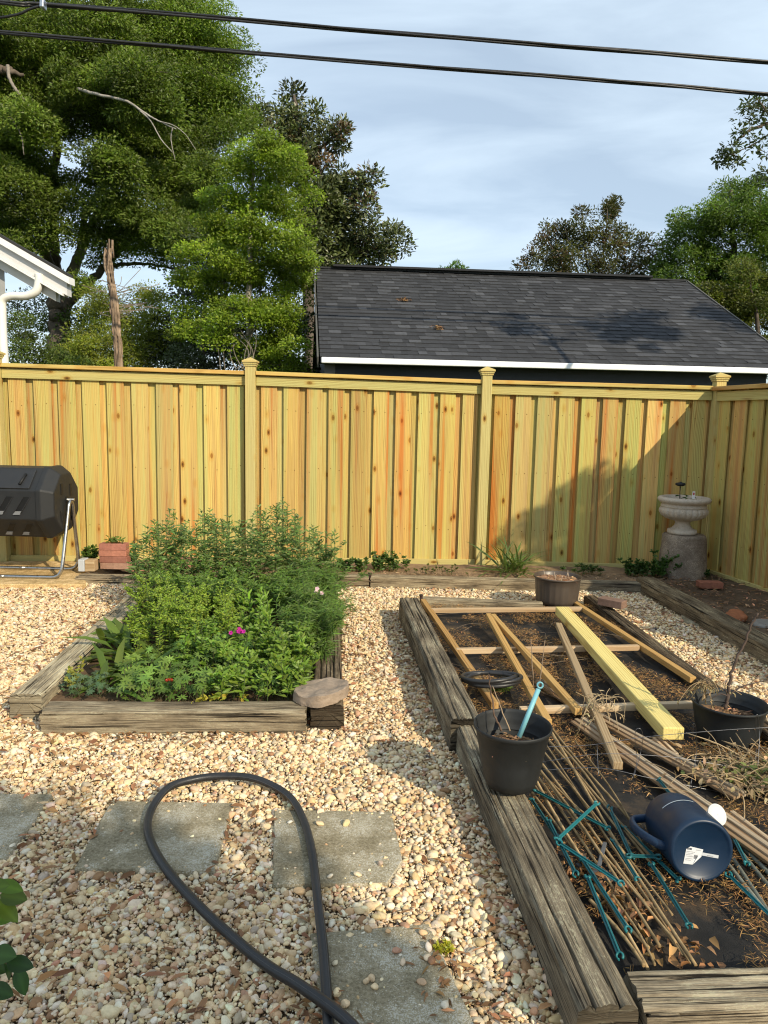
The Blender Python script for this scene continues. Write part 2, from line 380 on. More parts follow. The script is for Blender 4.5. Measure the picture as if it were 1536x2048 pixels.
def m_leaf(name, rough=.45, trans=.32, spec=.4):
    m = bpy.data.materials.new(name); m.use_nodes = True; nt = m.node_tree; nt.nodes.clear()
    o = _n(nt, 'ShaderNodeOutputMaterial'); p = _n(nt, 'ShaderNodeBsdfPrincipled'); t = _n(nt, 'ShaderNodeBsdfTranslucent'); mx = _n(nt, 'ShaderNodeMixShader')
    c = attr(nt, 'col').outputs['Color']; base(nt, p, c, rough, spec)
    nt.links.new(mixcol(nt, c, (1.15, 1.25, .55), 1, 'MULTIPLY'), t.inputs['Color']); mx.inputs[0].default_value = trans
    nt.links.new(p.outputs[0], mx.inputs[1]); nt.links.new(t.outputs[0], mx.inputs[2]); nt.links.new(mx.outputs[0], o.inputs[0]); return m
M_LEAF = m_leaf('leaf', trans=.40); M_LEAF_GLOSS = m_leaf('glossy_leaf', .40, .15, .45); M_PETAL = m_leaf('petal', .5, .35, .3)
M_DRYLEAF = m_leaf('dry_leaf', .75, .15, .2)

def m_fabric():
    m, nt, p, o = mat_new('weed_fabric'); tc = _n(nt, 'ShaderNodeTexCoord').outputs['Object']
    wv = noise(nt, tc, 5, 5, .6); fi = noise(nt, tc, 420, 2, .5)
    col = ramp(nt, wv, [(.35, (.012, .012, .012)), (.52, (.028, .026, .024)), (.64, (.085, .060, .038)), (.75, (.12, .085, .05))])
    base(nt, p, col, .75, .25); bump(nt, p, math_(nt, 'ADD', fi, math_(nt, 'MULTIPLY', wv, 2.5)), .5, .01); return m
M_FABRIC = m_fabric()
def m_ground():
    m, nt, p, o = mat_new('yard_soil'); tc = _n(nt, 'ShaderNodeTexCoord').outputs['Object']
    a = noise(nt, tc, 1.2, 6, .6); b = noise(nt, tc, 40, 5, .7)
    col = ramp(nt, math_(nt, 'ADD', math_(nt, 'MULTIPLY', a, .4), math_(nt, 'MULTIPLY', b, .6)), [(.35, (.14, .095, .055)), (.5, (.29, .205, .125)), (.65, (.42, .32, .21))])
    base(nt, p, col, .95, .1); bump(nt, p, b, .7, .01); return m
M_GROUND = m_ground()
def m_grass():
    m, nt, p, o = mat_new('far_grass'); tc = _n(nt, 'ShaderNodeTexCoord').outputs['Object']
    a = noise(nt, tc, .4, 5, .6); b = noise(nt, tc, 30, 4, .7)
    col = ramp(nt, math_(nt, 'ADD', math_(nt, 'MULTIPLY', a, .5), math_(nt, 'MULTIPLY', b, .5)), [(.35, (.03, .05, .012)), (.5, (.06, .09, .02)), (.65, (.12, .12, .04))])
    base(nt, p, col, .95, .1); return m
M_GRASS = m_grass()

# ------------------------------------------------------------ the ground
mb = MB(); R_ = 600.
mb.add([(-R_, -R_, -.06), (R_, -R_, -.06), (R_, R_, -.06), (-R_, R_, -.06)], [(0, 1, 2, 3)])
obj('ground', mb, M_GRASS, kind='structure')
# bare earth of the yard, under the stones
n = 60; xs = np.linspace(-6, 4.4, n); ys = np.linspace(-3.0, 7.9, n); X, Y = np.meshgrid(xs, ys); P = np.stack([X.ravel(), Y.ravel(), 0*X.ravel()], 1)
P[:, 2] = -.015+.012*fbm(P*2.5, 3)
I = (np.arange(n-1)[:, None]*n+np.arange(n-1)[None]).ravel(); grid_f = np.stack([I, I+1, I+n+1, I+n], 1)
mb = MB(); mb.add(P, grid_f, smooth=True); obj('yard_earth', mb, M_GROUND, kind='structure')

# ------------------------------------------------------------ fence
FB = [G(16, 1128), G(505, 1131), G(957, 1136), G(1402, 1150)]; FH = [1.985, 1.966, 1.931, 1.911]
for b in FB: b[2] = 0
def fence_frame(a, b):
    d = nrm((b-a)*V3(1, 1, 0)); nf = V3(d[1], -d[0], 0)          # nf points to the yard
    return d, nf
def pine_tint(k):
    t = RNG.random(); g = math.exp(RNG.normal(0, .07))
    return np.array([(1, 1, 1), (.90, 1.03, .95), (1.06, .94, .84), (.88, .87, .84), (1.05, 1.02, .95), (.97, 1.06, 1.0)][RNG.integers(0, 6)])*g*np.array([1+RNG.normal(0, .02), 1+RNG.normal(0, .03), 1+RNG.normal(0, .06)])
def board(mb, a0, a1, w, t, nf, col):
    beam(mb, a0, a1, w, t, up=nf, col=col)
def fence_post(root, b, H, d, nf, mats=M_PINE_POST):
    mb = MB(); beam(mb, b+V3(0, 0, -.1), b+V3(0, 0, H+.045), .098, .098, up=nf, col=(1, 1, 1)); po = obj('post', mb, mats, root, bevel=.004)
    mb = MB(); z = H+.045
    for hw, z0, z1 in ((.058, 0, .018), (.065, .018, .036)):
        beam(mb, b+V3(0, 0, z+z0), b+V3(0, 0, z+z1), 2*hw, 2*hw, up=nf)
    hw = .074; z0 = z+.036; q = [b+d*x*hw+nf*y*hw for x, y in ((-1, -1), (1, -1), (1, 1), (-1, 1))]; w = RNG.random(3)*9
    pts = [p+V3(0, 0, z0) for p in q]+[p+V3(0, 0, z0+.016) for p in q]+[b+V3(0, 0, z0+.052)]
    mb.add(pts, [(3, 2, 1, 0), (0, 1, 5, 4), (1, 2, 6, 5), (2, 3, 7, 6), (3, 0, 4, 7), (4, 5, 8), (5, 6, 8), (6, 7, 8), (7, 4, 8)], (1.05, .97, .9), np.array(pts)+w)
    obj('post_cap', mb, M_PINE_POST, po)
def fence_panel(root, a, b, Ha, Hb, nboard=10, first=.03):
    d, nf = fence_frame(a, b); L = np.linalg.norm((b-a)[:2]); h = lambda s: Ha+(Hb-Ha)*s/L
    g0, g1 = .05, L-.05
    at = lambda s, off, z: a+d*s+nf*off+V3(0, 0, z)
    # back boards and front boards (board on board)
    mb = MB(); pitch = (g1-g0)/nboard; fw = pitch*.70
    for k in range(nboard+1):                                    # recessed boards
        s = min(max(g0+pitch*(k+.02)-pitch*.02, g0+.06), g1-.06); col = pine_tint(k); lean = RNG.normal(0, .002)
        board(mb, at(s, -.005, .075), at(s+lean, -.005, h(s)-.035), .165, .017, nf, col)
    for k in range(nboard):
        s = g0+pitch*(k+.52)+first*.2; col = pine_tint(k); lean = RNG.normal(0, .003)
        board(mb, at(s, .026+RNG.normal(0, .0012), .075+RNG.normal(0, .003)), at(s+lean, .026, h(s)-.034), fw+RNG.normal(0, .002), .017, nf, col)
    for k in range(nboard):
        for z in (.42, 1.0, 1.6):
            for e in (-.3, .3):
                s = g0+pitch*(k+.52)+fw*e+RNG.normal(0, .006); zz_ = z+RNG.normal(0, .012); q_ = at(s, .0352, zz_); mb.add([q_-d*.004-V3(0, 0, .004), q_+d*.004-V3(0, 0, .004), q_+d*.004+V3(0, 0, .004), q_-d*.004+V3(0, 0, .004)], [(0, 1, 2, 3)], (.28, .24, .2), np.tile(RNG.random(3)*9, (4, 1)))
    obj('board_panel', mb, M_PINE, root, bevel=.0015, seg=1)
    mb = MB(); board(mb, at(g0, .049, h(0)-.095), at(g1, .049, h(L)-.095), .09, .026, nf, (.98, .99, .92)); obj('top_rail', mb, M_PINE_POST, root, bevel=.003)
    mb = MB(); beam(mb, at(g0-.001, .028, h(0)-.019), at(g1+.001, .028, h(L)-.019), .14, .038, up=(0, 0, 1), col=(1.02, .96, .88)); obj('cap_rail', mb, M_PINE, root, bevel=.004)
    mb = MB(); board(mb, at(g0, .049, .045), at(g1, .049, .045), .11, .026, nf, (1, 1, .95)); obj('kickboard', mb, M_PINE_POST, root, bevel=.003)
    mb = MB()
    for z in (.42, 1.0, 1.6): board(mb, at(g0, -.025, z), at(g1, -.025, z), .085, .038, nf, (1, 1, 1))
    obj('back_rail', mb, M_PINE_POST, root)
root = thing('wooden_fence', 'tall new yellow pine board fence across the back of the yard, lit by the sun', 'fence', (FB[1][0], FB[1][1], 0))
d01, n01 = fence_frame(FB[0], FB[3])
left_end = FB[0]-(FB[1]-FB[0])
for a, b, ha, hb in ((left_end, FB[0], 2.0, FH[0]), (FB[0], FB[1], FH[0], FH[1]), (FB[1], FB[2], FH[1], FH[2]), (FB[2], FB[3], FH[2], FH[3])):
    fence_panel(root, a, b, ha, hb)
for b, h in zip(FB, FH): fence_post(root, b+n01*.074, h, d01, n01)
rdir = nrm(V3(G(1536, 1196)[0]-FB[3][0], G(1536, 1196)[1]-FB[3][1], 0))
root = thing('wooden_fence', 'shaded pine board fence along the right edge, meeting the sunlit fence at the corner', 'fence', tuple(FB[3]+rdir*1.2))
SF = [FB[3]+rdir*(.02+2.42*k) for k in range(4)]
for k in range(3): fence_panel(root, SF[k], SF[k+1], FH[3]-.008+.016*k, FH[3]+.012+.016*k)
ds, ns = fence_frame(SF[0], SF[1])
for k in (1, 2, 3): fence_post(root, SF[k]+ns*.074, FH[3]+.01*k, ds, ns)

# ------------------------------------------------------------ garage behind the fence
E0, R0 = D(640, 714, 11.0), D(632, 536, 14.0)
def at_z(x, y0, z):                                              # depth where a pixel ray meets a height
    d_ = ray(x, y0); return CAMP+d_*((z-CAM_H)/d_[2])
E1 = at_z(1603, 738, E0[2]); R1 = at_z(1370, 562, R0[2])
# keep both long edges straight and level, and the right rake in one vertical plane with the gable
ex = nrm((E1-E0)*V3(1, 1, 0)); ey = V3(-ex[1], ex[0], 0)
root = thing('garage', 'dark garage with a charcoal shingle roof and white gutter behind the fence', 'garage', (E0[0]+3, E0[1]+3, 0))
fall = R0-E0
upn = nrm(np.cross(E1-E0, fall))
mb = MB(); rows = 27
def RP(u, v, h=0): return (E0*(1-u)+E1*u)*(1-v)+(R0*(1-u)+R1*u)*v+upn*h
mb.add([RP(0, 0, -.02), RP(1, 0, -.02), RP(1, 1, -.02), RP(0, 1, -.02)], [(0, 1, 2, 3)], (.03, .03, .032))
Lu = np.linalg.norm(E1-E0)
for r in range(rows):
    v0, v1 = r/rows, min((r+1.25)/rows, 1.0); u = -RNG.random()*.02
    while u < 1:
        du = RNG.choice([.10, .13, .16, .19, .24])/Lu; ua, ub = max(u, 0), min(u+du, 1)
        if ub > ua+1e-4:
            g = RNG.choice([.040, .045, .051, .057, .064, .080], p=[.26, .24, .2, .13, .1, .07])*math.exp(RNG.normal(0, .06)); c = np.array([g*.97, g*1.0, g*1.10])
            hh = .010+RNG.random()*.007+(.006 if g > .05 else 0); j = RNG.normal(0, .0006)
            mb.add([RP(ua, v0+j, hh), RP(ub, v0+j, hh), RP(ub, v1, .001), RP(ua, v1, .001), RP(ua, v0+j, -.005), RP(ub, v0+j, -.005)], [(0, 1, 2, 3), (4, 5, 1, 0)], c)
        u += du
roof = obj('roof', mb, M_SHINGLE, root)
mb = MB()                                                        # far slope of the roof
far0 = E0+2*(R0-E0)*V3(1, 1, 0); far1 = E1+2*(R1-E1)*V3(1, 1, 0)
mb.add([R0, R1, far1, far0], [(0, 1, 2, 3)], (.04, .04, .042)); obj('back_slope', mb, M_SHINGLE, root)
mb = MB()                                                        # raised ridge vent
ra, rb_ = R0+(R1-R0)*.045, R0+(R1-R0)*.90
beam(mb, ra+V3(0, 0, .035), rb_+V3(0, 0, .035), .30, .035, up=(0, 0, 1), col=(.034, .036, .04)); beam(mb, R0+V3(0, 0, .0), R1+V3(0, 0, .0), .16, .03, col=(.04, .042, .045)); obj('ridge_vent', mb, M_SHINGLE, root)
mb = MB()
for (s, w, hgt) in ((.56, .6, 0), ):
    pass
def drop(p, z): return V3(p[0], p[1], p[2]+z)
fy = nrm(fall*V3(1, 1, 0))
mb = MB()
beam(mb, drop(E0, -.045)-fy*.02+ex*.02, drop(E1, -.045)-fy*.02, .10, .085, up=(0, 0, 1), col=(.86, .86, .86)); obj('gutter', mb, M_PAINT, root, bevel=.012)
for a_, b_, e_ in ((E0, R0, -.03), (E1, R1, .03)):
    mb = MB(); beam(mb, drop(a_, -.07)+ex*e_, drop(b_, -.07)+ex*e_, .025, .17, up=upn, col=(.10, .095, .085)); obj('rake_board', mb, M_SIDING, root)
W0 = E0+fy*.38+ex*.16; W1 = E1+fy*.38-ex*.3; Wb0 = W0+fy*(2*np.linalg.norm((R0-E0)[:2])-.76); Wb1 = W1+fy*(2*np.linalg.norm((R0-E0)[:2])-.76)
mb = MB(); ztop = E0[2]+.05
for (p, q) in ((W0, W1), (Wb0, W0), (W1, Wb1)):
    k = 14
    for i in range(k):                                           # lap siding
        z0, z1 = ztop*i/k, ztop*(i+1)/k; nn = nrm(np.cross(q-p, V3(0, 0, 1)))
        a, b = p*V3(1, 1, 0), q*V3(1, 1, 0)
        mb.add([a+nn*.014+V3(0, 0, z0), b+nn*.014+V3(0, 0, z0), b+V3(0, 0, z1), a+V3(0, 0, z1), a+V3(0, 0, z0), b+V3(0, 0, z0)], [(0, 1, 2, 3), (4, 5, 1, 0)], (.055, .06, .07))
mid0, mid1 = (W0+Wb0)/2, (W1+Wb1)/2
for a, b, m_ in ((W0, Wb0, mid0), (W1, Wb1, mid1)):
    mb.add([V3(a[0], a[1], ztop), V3(b[0], b[1], ztop), V3(m_[0], m_[1], R0[2]-.1)], [(0, 1, 2)], (.055, .06, .07))
obj('wall', mb, M_SIDING, root)
mb = MB(); s0 = drop(E0, -.075)+fy*.03; s1 = drop(E1, -.075)+fy*.03
mb.add([s0, s1, s1+fy*.37, s0+fy*.37], [(0, 1, 2, 3)], (.03, .03, .03)); obj('soffit', mb, M_SIDING, root)
mb = MB(); c0 = W0-ex*.0; beam(mb, V3(c0[0], c0[1], 0), V3(c0[0], c0[1], ztop), .16, .05, up=fy, col=(.17, .17, .17)); obj('corner_board', mb, M_PAINT, root)
# clumps of dry needles caught on the roof
def needle_clump(c, rad, n, up, name='needle_clump', label='', h=.02, lay=None):
    mb = MB(); pos = c+rdirs(n, -1, 1)*np.sqrt(RNG.random((n, 1)))*rad*V3(1, 1, 0)[None]
    if lay is not None: pos = c+(lay[0][None]*RNG.normal(0, rad*.5, (n, 1))+lay[1][None]*RNG.normal(0, rad*.35, (n, 1)))+up[None]*RNG.random((n, 1))*h
    leaves(mb, pos, rdirs(n, -.3, .5), RNG.uniform(.04, .09, n), .012, cvar((.42, .24, .10), n, .25), droop=.1)
    return mb
for (u, v, label) in ((.205, .60, 'dry orange needle clump on the garage roof, the upper of two'), (.262, .30, 'dry orange needle clump on the garage roof, the lower of two')):
    mb = needle_clump(RP(u, v, .02), .09, 70, upn, lay=(ex, nrm(fall))); obj('needle_clump', mb, M_DRY, label=label, cat='dry needles')

# ------------------------------------------------------------ white house corner at the left
HY = 8.6
root = thing('house', 'corner of a white house with sloping eave and downspout beyond the fence at far left', 'house', tuple(D(-40, 700, HY)*V3(1, 1, 0)))
def hx(x, y, Y=HY): return D(x, y, Y)
mb = MB()
A0, A1 = hx(-230, 340), hx(142, 556)                             # top line of the rake
def slab(mb, p, q, drop0, drop1, y0, y1, col):
    """strip below the rake line between two drops (metres), y0..y1 in depth"""
    P = []
    for yy in (y0, y1):
        for (s, dz) in ((p, drop0), (q, drop0), (q, drop1), (p, drop1)): P.append(s+V3(0, yy, -dz))
    hexa(mb, P, col)
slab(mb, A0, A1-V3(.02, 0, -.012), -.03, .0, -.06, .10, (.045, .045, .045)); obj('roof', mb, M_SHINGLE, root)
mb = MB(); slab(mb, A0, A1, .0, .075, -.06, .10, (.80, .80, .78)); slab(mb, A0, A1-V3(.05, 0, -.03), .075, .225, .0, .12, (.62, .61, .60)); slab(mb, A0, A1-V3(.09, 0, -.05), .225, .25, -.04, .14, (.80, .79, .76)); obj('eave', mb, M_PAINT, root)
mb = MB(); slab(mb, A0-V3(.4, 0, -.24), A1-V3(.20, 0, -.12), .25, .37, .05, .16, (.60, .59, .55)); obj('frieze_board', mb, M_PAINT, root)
mb = MB()
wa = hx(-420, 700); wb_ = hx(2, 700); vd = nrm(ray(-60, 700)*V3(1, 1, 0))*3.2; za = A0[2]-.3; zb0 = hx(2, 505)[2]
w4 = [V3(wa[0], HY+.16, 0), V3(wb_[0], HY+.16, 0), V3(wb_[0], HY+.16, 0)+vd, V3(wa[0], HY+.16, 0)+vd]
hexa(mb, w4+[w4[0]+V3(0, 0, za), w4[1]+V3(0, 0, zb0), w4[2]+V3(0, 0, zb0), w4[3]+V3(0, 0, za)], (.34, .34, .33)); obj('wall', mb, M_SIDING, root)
mb = MB()
pth = smooth_path([hx(78, 548), hx(78, 562), hx(72, 583), hx(52, 592), hx(25, 592), hx(6, 600), hx(4, 625), hx(6, 680), hx(10, 760), hx(14, 1000)], 6)
tube(mb, pth, .056, 12, (.78, .76, .70), squash=.8)
for k in range(4):
    a = k*1.2
obj('downspout', mb, M_PAINT, root)

# ------------------------------------------------------------ timbers
def timber(name, label, p0, p1, w, h, mat, seed=0, crack=.010, col=(1, 1, 1), segl=.02, cat='timber', group=None):
    """p0,p1: ends of the centre line of the top face"""
    p0 = np.asarray(p0, float); p1 = np.asarray(p1, float); a = p1-p0; L = np.linalg.norm(a); a /= L
    s = nrm(np.cross(a, V3(0, 0, 1))); u = np.cross(s, a)
    nt_, ns_ = 46, 14                                            # points across the top, down each side
    sec = [(-w/2, -h+h*k/ns_, -1, 0) for k in range(ns_)]+[(-w/2+w*k/nt_, 0, 0, 1) for k in range(nt_+1)]+[(w/2, -h*(k+1)/ns_, 1, 0) for k in range(ns_)]
    sec = np.array(sec); m = len(sec); K = max(8, int(L/segl)); tt = np.linspace(0, L, K+1)
    per = np.concatenate([[0], np.cumsum(np.hypot(np.diff(sec[:, 0]), np.diff(sec[:, 1])))])
    U = np.repeat(tt, m); S = np.tile(per, K+1); O = seed*13.7
    q = np.stack([U*1.6+O, S*120+.5*vnoise(np.stack([U*1.3, S*8, 0*U], 1), seed+2), np.zeros_like(U)], 1); cr_ = fbm(q, 3, seed+3)
    carve = np.clip((.38-cr_)/.08, 0, 1)
    wander = vnoise(np.stack([U*2.2+O, S*0+3, S*0], 1), seed+9)-.5+.25*(vnoise(np.stack([U*11+O, S*0+3, S*0], 1), seed+19)-.5)
    big = np.zeros_like(U)
    for kk in range(2):
        cs = per[ns_]+w*(.28+.42*kk)+wander*.016*(1-2*kk)
        amp = np.clip(vnoise(np.stack([U*1.7+O*2, 0*U+kk*5, 0*U], 1), seed+20)*2.4-.75, 0, 1)
        big = np.maximum(big, np.exp(-((S-cs)/.0032)**2)*amp)
    rough_ = fbm(np.stack([U*14+O, S*130, 0*U], 1), 3, seed+5)-.5
    lump = fbm(np.stack([U*3+O, S*6, 0*U], 1), 2, seed+6)-.5
    disp = -carve*crack*.45-big*crack*1.6+rough_*.003+lump*.006
    # worn long edges
    ew = np.exp(-((S-per[ns_])/.010)**2)+np.exp(-((S-per[ns_+nt_])/.010)**2)
    disp -= ew*(.004+.012*fbm(np.stack([U*14+O, 0*U, 0*U], 1), 3, seed+8))
    X = np.tile(sec[:, 0], K+1); Z = np.tile(sec[:, 1], K+1); NX = np.tile(sec[:, 2], K+1); NZ = np.tile(sec[:, 3], K+1)
    X = X+NX*disp; Z = Z+NZ*disp
    X -= np.sign(np.tile(sec[:, 0], K+1))*ew*.004
    endj = (vnoise(np.stack([S*70, 0*S, U*0], 1), seed+30)-.5)*.014*((U < 1e-6)*1.-(U > L-1e-6)*1.)
    v = p0[None]+a[None]*(U+endj)[:, None]+s[None]*X[:, None]+u[None]*Z[:, None]
    wc = np.stack([U, S, 0*U], 1)+V3(O, O*.3, seed*3.3)[None]
    crack_tone = 1-.55*np.clip(big, 0, 1)  # dark weathered deposit in the long cracks
    i = np.arange(K)[:, None]*m; j = np.arange(m-1)[None]
    f = np.stack([i+j, i+m+j, i+m+j+1, i+j+1], -1).reshape(-1, 4)
    mb = MB(); mb.add(v, f, np.asarray(col)[None]*crack_tone[:, None], wc, smooth=True)
    for e, base_i in ((0, 0), (1, K*m)):                         # end grain
        ring = v[base_i:base_i+m]; c = ring.mean(0); inner = c+(ring-c)*.55
        vv = np.concatenate([ring, inner, [c]]); off = V3(7, 3, 1)+seed
        wce = np.concatenate([np.stack([(ring-c)@s*.25, (ring-c)@u, ring[:, 0]*0], 1), np.stack([(inner-c)@s*.25, (inner-c)@u, inner[:, 0]*0], 1), [[0, 0, 0]]])+off
        ff = [(k, (k+1) % m, m+(k+1) % m, m+k) for k in range(m)]+[(m+k, m+(k+1) % m, 2*m) for k in range(m)]
        if e: ff = [tuple(reversed(q_)) for q_ in ff]
        mb.add(vv, ff, np.asarray(col)*(.42 if mat == M_TIMBER else .62), wce)
    return obj(name, mb, mat, label=label, cat=cat, group=group)
def ptimber(label, a, b, w, h, z, mat=M_TIMBER, ext=0, ext0=0, **kw):
    p0, p1 = G(a[0], a[1], z), G(b[0], b[1], z); d_ = nrm(p1-p0)
    return timber('timber', label, p0-d_*ext0, p1+d_*ext, w, h, mat, **kw)
ptimber('pale weathered timber along the left side of the planted bed, split at its near end', (50, 1388), (272, 1193), .16, .17, .14, M_TIMBER_PALE, seed=1, crack=.008, col=(1.35, 1.36, 1.32))
ptimber('weathered timber lying across the front of the planted bed, dark top and pale face', (92, 1412), (613, 1411), .15, .15, .125, M_TIMBER_PALE, seed=2, crack=.007, col=(.85, .83, .8))
ptimber('dark rough timber on the right of the planted bed, under the flat rock', (655, 1410), (655, 1190), .165, .17, .14, M_TIMBER, seed=3, col=(.72, .66, .62))
ptimber('upper weathered timber stacked on the left side of the lumber bed, beside the coiled hose', (933, 1436), (818, 1195), .15, .20, .175, M_TIMBER, seed=4, crack=.012)
ptimber('long foreground timber under the black pot, deeply cracked along its length', (1217, 2012), (938, 1430), .158, .17, .14, M_TIMBER, seed=5, crack=.012, segl=.012)
ptimber('pale timber across the near end of the lumber bed at the bottom right corner', (1272, 1976), (1536, 1968), .15, .16, .135, M_TIMBER_PALE, ext=.8, seed=6, crack=.008, segl=.012)
ptimber('thin grey timber across the far end of the lumber bed, left of the brown planter', (844, 1194), (1084, 1204), .10, .12, .10, M_TIMBER_PALE, seed=7, crack=.006, col=(.9, .88, .85))
ptimber('dark timber on the right side of the lumber bed with a brick lying on it', (1180, 1190), (1364, 1326), .105, .13, .095, M_TIMBER, ext=1.5, seed=8, crack=.010, col=(.62, .55, .5))
ptimber('long timber edging the soil strip by the shaded fence, right of the gravel path', (1291, 1153), (1536, 1280), .17, .16, .14, M_TIMBER, ext=1.6, seed=9, crack=.008, col=(.95, .88, .78))
ptimber('long low timber below the back fence, between the tall plants and the brown planter', (742, 1150), (1080, 1159), .12, .14, .11, M_TIMBER_PALE, seed=10, crack=.006, col=(.88, .84, .78))
ptimber('short low timber edging the soil by the back fence, right of the tall plants', (545, 1147), (738, 1150), .12, .14, .11, M_TIMBER_PALE, seed=11, crack=.006, col=(.8, .76, .7))
ptimber('short dark timber edging the back soil strip behind the brown planter', (1086, 1159), (1284, 1164), .12, .13, .10, M_TIMBER, seed=12, crack=.006)
ptimber('flat grey plank under the stack of red bricks', (158, 1150), (330, 1152), .16, .09, .075, M_TIMBER_PALE, seed=13, crack=.004, col=(.85, .8, .75))
# iron stakes that pin the timbers
for (x, y, lab) in ((740, 1152, 'rusty iron pin between the two low edging timbers'), (842, 1196, 'black iron pin at the far left corner of the lumber bed')):
    p = G(x, y, .10); mb = MB(); tube(mb, [p+V3(0, -.03, -.1), p+V3(0, -.03, .03)], .012, 8, (.05, .03, .025)); lathe(mb, [(.018, 0), (.018, .008), (.0, .01)], T(p[0], p[1]-.03, p[2]+.028), 10, (.05, .035, .03)); obj('iron_pin', mb, M_TWIG, label=lab, cat='pin')

# ------------------------------------------------------------ soil in beds, soil strips
def poly_sheet(name, poly, z, amp, mat, label=None, cat=None, kind='structure', n=70, seed=0, fr=4, col=(1, 1, 1), dome=0):
    poly = np.asarray(poly, float)[:, :2]
    # bilinear patch over four corners
    u, v = np.meshgrid(np.linspace(0, 1, n), np.linspace(0, 1, n)); u = u.ravel()[:, None]; v = v.ravel()[:, None]
    P2 = (poly[0]*(1-u)+poly[1]*u)*(1-v)+(poly[3]*(1-u)+poly[2]*u)*v
    P = np.concatenate([P2, np.zeros((len(P2), 1))], 1); f = fbm(P*fr, 4, seed)
    P[:, 2] = z+(f-.5)*amp+dome*(np.sin(u*np.pi)*np.sin(v*np.pi))[:, 0]
    I = (np.arange(n-1)[:, None]*n+np.arange(n-1)[None]).ravel(); F = np.stack([I, I+1, I+n+1, I+n], 1)
    mb = MB(); mb.add(P, F, np.asarray(col)[None]*(.8+.5*f[:, None]), smooth=True)
    return obj(name, mb, mat, label=label, cat=cat, kind=kind)
PB = [G(66, 1405, .1), G(648, 1405, .1), G(650, 1190, .1), G(280, 1192, .1)]
poly_sheet('bed_soil', PB, .055, .05, M_SOIL, seed=1, col=(.13, .085, .052))
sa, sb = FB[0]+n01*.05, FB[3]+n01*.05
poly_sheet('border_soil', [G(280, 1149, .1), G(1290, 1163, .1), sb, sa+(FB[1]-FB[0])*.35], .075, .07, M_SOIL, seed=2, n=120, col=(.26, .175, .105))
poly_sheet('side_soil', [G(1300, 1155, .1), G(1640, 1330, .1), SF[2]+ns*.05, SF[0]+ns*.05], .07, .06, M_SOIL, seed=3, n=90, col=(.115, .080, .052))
RBED = [G(1250, 1960, .1), G(2150, 1958, .1), G(1196, 1198, .1), G(836, 1198, .1)]
fab = poly_sheet('weed_fabric', [RBED[0]+V3(-.03, -.02, 0), RBED[1], RBED[2], RBED[3]], .030, .045, M_FABRIC, label='dark landscape fabric laid in the bed under the lumber and sticks', cat='weed fabric', kind=None, seed=4, n=110, fr=3)

# ------------------------------------------------------------ paving slabs in the gravel
def slab_mesh(corners, z, th, jag=.004, seed=0, n=26, chip=None):
    c = [np.array([q[0], q[1]]) for q in corners]; P = []
    mb = MB(); k = len(c); out = []
    for i in range(k):
        a, b = c[i], c[(i+1) % k]
        for t in np.linspace(0, 1, n, endpoint=False): out.append(a*(1-t)+b*t)
    out = np.array(out); ctr = out.mean(0)
    d = out-ctr; out = ctr+d*(1+jag*(fbm(np.concatenate([out*28, np.zeros((len(out), 1))], 1), 3, seed)-.5)[:, None]*2.6)
    m = len(out); rings = []
    for s, dz in ((1.0, -th), (1.0, -.008), (.985, 0), (.7, .001), (.35, .001)):
        rings.append(np.concatenate([ctr+(out-ctr)*s, np.full((m, 1), z+dz)], 1))
    v = np.concatenate(rings+[np.array([[ctr[0], ctr[1], z+.001]])])
    F = [(r*m+i, r*m+(i+1) % m, (r+1)*m+(i+1) % m, (r+1)*m+i) for r in range(4) for i in range(m)]
    F += [(4*m+i, 4*m+(i+1) % m, 5*m) for i in range(m)]
    mb.add(v, F, (1, 1, 1)); return mb
def ccw(pts):
    p = [np.array(q[:2]) for q in pts]; A = sum(p[i][0]*p[(i+1) % len(p)][1]-p[(i+1) % len(p)][0]*p[i][1] for i in range(len(p)))
    return pts if A > 0 else pts[::-1]
PAV = [
 ('grey square paver at the far left, cut off by the left edge of the picture', [(-150, 1585), (108, 1590), (14, 1720), (-300, 1716)]),
 ('grey square paver with pale speckles lying inside the left half of the hose loop', [(222, 1603), (465, 1607), (430, 1746), (147, 1739)]),
 ('grey square paver with a broken corner, crossed by the right strand of the hose', [(548, 1620), (784, 1625), (806, 1722), (775, 1768), (545, 1772)]),
 ('grey square paver scattered with loose pebbles, nearest to the viewer', [(620, 1868), (858, 1849), (985, 2130), (660, 2150)])]
PAVP = []
for i, (lab, q) in enumerate(PAV):
    w = [G(x, y, .018) for x, y in q]; PAVP.append(w)
    obj('paver', slab_mesh(ccw(w), .022, .05, seed=i), M_PAVER, label=lab, cat='paver', group='square concrete pavers in the gravel')
w = [G(x, y, .01) for x, y in ((318, 1462), (372, 1460), (366, 1476), (324, 1475))]; obj('slate_piece', slab_mesh(ccw(w), .012, .02, .02), M_PAVER, label='small flat dark slate half buried in front of the planted bed', cat='stone')
w = [G(x, y, .04) for x, y in ((-420, 1123), (168, 1124), (172, 1170), (-420, 1172))]; SLABP = w
mb = slab_mesh(ccw(w), .05, .09, .003, seed=8); mb.c = [np.asarray(c)*np.array([1.75, 1.42, 1.0]) for c in mb.c]
obj('stone_slab', mb, M_PAVER, label='tan flagstone slab under the compost tumbler against the fence', cat='slab')
for lab, q in (('flat grey stone sunk at the edge of the shaded gravel path, farther of two', [(1330, 1195), (1362, 1208), (1420, 1232), (1385, 1232), (1340, 1214)]), ('flat grey stone sunk at the edge of the shaded gravel path, nearer of two', [(1362, 1232), (1398, 1228), (1424, 1246), (1400, 1252), (1368, 1244)])):
    w = [G(x, y, .02) for x, y in q]; obj('flat_stone', slab_mesh(ccw(w), .028, .05, .01, 3, n=8), M_PAVER, label=lab, cat='stone')

